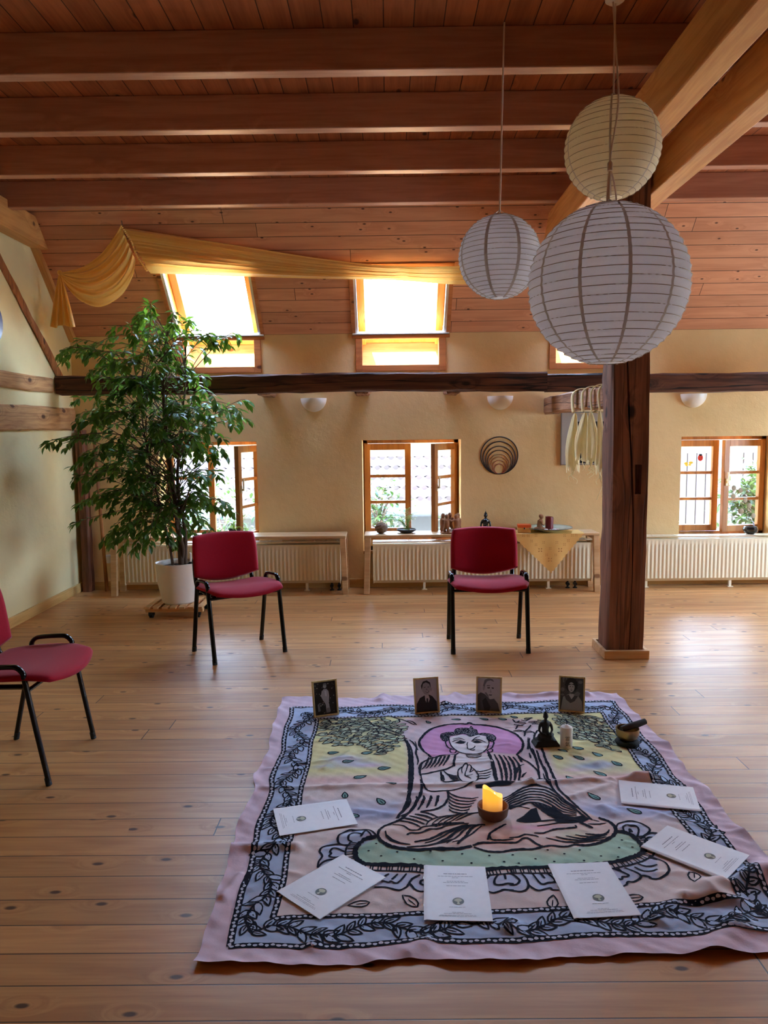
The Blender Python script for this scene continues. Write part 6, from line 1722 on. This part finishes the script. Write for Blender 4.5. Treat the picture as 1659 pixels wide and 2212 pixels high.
mb = MB(); mb.lathe([(.030, 0), (.050, .002), (.058, .012), (.050, .022), (.034, .022), (.026, .012), (.030, 0)], 36); mb.build('cushion_body', plain('cushion_black_print', C3(34, 36, 38), .9, var=.8, scale=90), root, smooth=True)
root = thing('singing_bowl', 'small brass singing bowl on the black cushion at the right of the cloth', 'bowl', (bx_, by_, z0+.0205))
mb = MB(); mb.lathe([(0, 0), (.028, .001), (.046, .014), (.054, .034), (.055, .050), (.0545, .058), (.0515, .058), (.051, .046), (.046, .022), (.026, .008), (0, .006)], 44)
mb.build('bowl_body', plain('brass', C3(176, 140, 92), .35, .85, var=.15, scale=80, bump=.2), root, smooth=50)
root = thing('mallet', 'dark leather-wrapped mallet lying across the singing bowl', 'mallet', (bx_, by_, z0+.08))
mb = MB(); mb.tube([(-.035, -.018, -.0), (.0, -.006, .006), (.055, .012, .0135), (.092, .028, .019)], [.014, .0155, .0155, .014], 16); mb.build('mallet_body', plain('dark_leather', C3(36, 28, 26), .6, var=.3), root, smooth=50)
# LED candle in a clay dish
lx, ly = .392, 2.845; z0 = zc(lx, ly)+.001
root = thing('clay_dish', 'round brown clay dish holding the glowing candle in the middle of the cloth', 'dish', (lx, ly, z0))
mb = MB(); mb.lathe([(0, 0), (.045, 0), (.056, .012), (.060, .040), (.0605, .047), (.056, .048), (.053, .038), (.048, .012), (0, .009)], 48); mb.build('dish_body', plain('dish_clay', C3(118, 76, 52), .75, var=.2, scale=80, bump=.2), root, smooth=45)
root = thing('glowing_candle', 'glowing amber candle with a slanted wavy top, standing in the clay dish', 'candle', (lx-.002, ly, z0+.0098))
t = NT('glowing_wax'); co = t.coord(); sp_ = t.n('ShaderNodeSeparateXYZ', {0: co}); g_ = t.ss(sp_.outputs[2], .01, .085)
c = t.mix(g_, C3(226, 150, 78), C3(255, 176, 44)); t.p(Base_Color=C3(240, 200, 130), Roughness=.5, Emission_Color=c)
t.set(t.b.inputs['Emission Strength'], t.math('ADD', GLOW*.45, t.math('MULTIPLY', g_, GLOW*.75)))
M['glow'] = t.m
mb = MB(); rows = []; rg = .0385; N = 48
def top_z(a): return .094 - .021*math.cos(a-.35) + .005*math.sin(3*a+1) 
rows.append([Vector((0, 0, 0))]*N); rows.append([Vector((rg*math.cos(2*PI*k/N), rg*math.sin(2*PI*k/N), 0)) for k in range(N)])
for f in (.35, .7, 1.0): rows.append([Vector((rg*math.cos(2*PI*k/N), rg*math.sin(2*PI*k/N), f*top_z(2*PI*k/N))) for k in range(N)])
rows.append([Vector((.88*rg*math.cos(2*PI*k/N), .88*rg*math.sin(2*PI*k/N), top_z(2*PI*k/N)-.001)) for k in range(N)])
rows.append([Vector((.7*rg*math.cos(2*PI*k/N), .7*rg*math.sin(2*PI*k/N), .074-.004*math.cos(2*PI*k/N))) for k in range(N)]); rows.append([Vector((0, 0, .070))]*N)
mb.grid(rows, 0, closed=True); mb.build('wax', M['glow'], root, smooth=45)
t = NT('led_flame'); co = t.coord(); nz = t.noise(co, 5); t.p(Base_Color=C3(255, 240, 190), Emission_Color=t.mix(nz.outputs[0], C3(255, 236, 170), C3(255, 246, 210))); t.b.inputs['Emission Strength'].default_value = GLOW*5
mb = MB().lathe([(0, 0), (.004, .005), (.0045, .011), (.002, .020), (0, .024)], 14, (.006, -.012, .072)); mb.build('flame_tip', t.m, root, smooth=True)
# ------------------------------------------------------------------ what the windows look out on
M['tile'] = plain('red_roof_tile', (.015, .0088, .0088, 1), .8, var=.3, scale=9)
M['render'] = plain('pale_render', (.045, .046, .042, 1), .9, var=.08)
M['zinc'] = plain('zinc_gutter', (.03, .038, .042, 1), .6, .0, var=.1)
M['bounce_ground'] = plain('pale_bounce_ground', C3(196, 186, 168), .95, var=.3, scale=3)  # unseen ground, made this pale to bounce light up to the joists
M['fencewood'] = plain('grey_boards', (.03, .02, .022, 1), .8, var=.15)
GZ = -2.9
o = MB().box((-30, YB+.45, GZ-.1), (34, 40, GZ)).build('courtyard', M['bounce_ground']); o['kind'] = 'structure'
root = thing('neighbour_barn', 'barn with a red pantiled roof seen through the middle window', 'building', (-1.5, 13, GZ))
mb = MB(); nx, ny = 84, 17; rows = []
X0, X1 = -9.0, 4.4; sub = 6
xs = [X0+(X1-X0)*k/(nx*sub) for k in range(nx*sub+1)]
base0 = Vector((-1.5, 13, GZ))
for c in range(ny):
    for e in (0, 1):
        f = c + e*1.0
        y = 12.6 + .21*f; z = .18 + .165*f + (.035 if e == 0 else 0.0)
        rows.append([Vector((x + (.08 if c % 2 else 0), y, z + .026*math.sin(2*PI*(k % sub)/sub))) - base0 for k, x in enumerate(xs)])
mb.grid(rows, 0)
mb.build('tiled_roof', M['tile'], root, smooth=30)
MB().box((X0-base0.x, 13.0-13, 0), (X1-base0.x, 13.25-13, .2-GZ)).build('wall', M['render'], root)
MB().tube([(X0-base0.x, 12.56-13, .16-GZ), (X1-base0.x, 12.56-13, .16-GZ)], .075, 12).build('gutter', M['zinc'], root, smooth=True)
root = thing('slatted_shed', 'shed of upright grey boards seen through the right window', 'building', (6.0, 14, GZ))
mb = MB()
for k in range(15):
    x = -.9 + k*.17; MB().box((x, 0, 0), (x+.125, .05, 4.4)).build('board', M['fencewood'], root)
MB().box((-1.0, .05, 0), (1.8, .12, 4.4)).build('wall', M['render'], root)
def garden(name, c, rad, nleaf, label, seed, L=.11):
    rnd = random.Random(seed); root = thing(name, label, 'shrub' if name == 'garden_shrub' else 'tree', (c[0], c[1], GZ)); h = c[2]-GZ
    mb = MB(); mb.tube([(0,0,0), (.05,0,h*.5), (0,.05,h)], [.06, .045, .02], 8); ml = MB()
    tips = []
    for k in range(26):
        v = Vector((rnd.gauss(0,1), rnd.gauss(0,1), rnd.gauss(0,1))).normalized()*rnd.uniform(.4, 1)
        tip = Vector((v.x*rad[0], v.y*rad[1], h + v.z*rad[2])); s0 = Vector((.02, .03, max(.3, h+v.z*rad[2]*.4-.5*rad[2])))
        tw = spline([s0, s0.lerp(tip, .6)+Vector((0,0,.1)), tip], 6); mb.tube(tw, [.014*(1-.8*i/12) for i in range(13)], 5, caps=False); tips.append(tw)
    for k in range(nleaf):
        tw = rnd.choice(tips); p = tw[rnd.randint(4, 12)] + Vector((rnd.gauss(0,.12), rnd.gauss(0,.12), rnd.gauss(0,.1)))
        add_leaf(ml, p, Vector((rnd.uniform(-1,1), rnd.uniform(-1,1), rnd.uniform(-.8,.4))), upz, L*rnd.uniform(.7,1.2), L*.5)
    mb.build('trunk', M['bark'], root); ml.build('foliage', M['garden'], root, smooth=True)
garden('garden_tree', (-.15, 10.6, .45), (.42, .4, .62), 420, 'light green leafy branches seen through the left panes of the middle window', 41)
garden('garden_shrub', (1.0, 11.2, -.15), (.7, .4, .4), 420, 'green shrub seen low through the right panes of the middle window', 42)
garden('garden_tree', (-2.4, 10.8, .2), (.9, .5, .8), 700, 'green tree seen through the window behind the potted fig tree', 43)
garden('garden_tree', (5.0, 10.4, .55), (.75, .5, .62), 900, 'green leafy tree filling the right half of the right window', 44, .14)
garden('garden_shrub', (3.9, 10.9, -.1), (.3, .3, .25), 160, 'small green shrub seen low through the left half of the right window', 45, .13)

# ------------------------------------------------------------------ light: sky, high sun behind the ridge, window portals
w = bpy.data.worlds.new('sky'); SC.world = w; w.use_nodes = True
nt = w.node_tree; nt.nodes.clear()
tc = nt.nodes.new('ShaderNodeTexCoord'); sp = nt.nodes.new('ShaderNodeSeparateXYZ'); nt.links.new(tc.outputs['Generated'], sp.inputs[0])
rmp = nt.nodes.new('ShaderNodeValToRGB'); nt.links.new(sp.outputs[2], rmp.inputs[0])
el = rmp.color_ramp.elements
el[0].position = 0.0; el[0].color = (.28, .34, .44, 1)
el[1].position = 1.0; el[1].color = (.52, .80, 1.42, 1)
e2 = rmp.color_ramp.elements.new(.30); e2.color = (.55, .70, .98, 1)
bg = nt.nodes.new('ShaderNodeBackground'); nt.links.new(rmp.outputs[0], bg.inputs[0]); bg.inputs[1].default_value = SKY
ow = nt.nodes.new('ShaderNodeOutputWorld'); nt.links.new(bg.outputs[0], ow.inputs[0])
sun = bpy.data.lights.new('sun', 'SUN'); sun.energy = SUN; sun.angle = R(.6); sun.color = (1, .93, .80)
so = bpy.data.objects.new('sun', sun); COL.objects.link(so)
d = Vector((.12, .50, -.866)).normalized(); so.rotation_euler = d.to_track_quat('-Z', 'Y').to_euler(); so.location = (0, -4, 9)
def portal(c, sx, sy, dirv):
    l = bpy.data.lights.new('window_daylight', 'AREA'); l.shape = 'RECTANGLE'; l.size = sx; l.size_y = sy; l.cycles.is_portal = True
    o = bpy.data.objects.new('window_daylight', l); COL.objects.link(o); o.location = c
    o.rotation_euler = Vector(dirv).to_track_quat('-Z', 'Y').to_euler()
for a, b, c, d_ in WIN: portal(((a+b)/2, YB+.5, (.45+d_)/2), b-a+.1, 1.05, (0, -1, 0))
for a, b, c, d_ in ADDEDW: portal((XR+.4, (a+b)/2, (c+d_)/2), b-a+.1, d_-c+.1, (-1, 0, 0))
for a, b in SKYX: portal(slope_pt((a+b)/2, .25, .27), b-a+.05, 1.15, (0, -SQ, -SQ))

SC.view_settings.view_transform = 'Standard'; SC.view_settings.look = 'None'; SC.view_settings.gamma = 1
SC.view_settings.use_curve_mapping = False; SC.view_settings.exposure = EXPOSURE
cy = SC.cycles
cy.use_denoising = True; cy.max_bounces = 9; cy.diffuse_bounces = 6; cy.use_adaptive_sampling = True; cy.adaptive_threshold = .03; cy.glossy_bounces = 4; cy.transmission_bounces = 6; cy.transparent_max_bounces = 10
cy.caustics_reflective = False; cy.caustics_refractive = False; cy.sample_clamp_indirect = 12
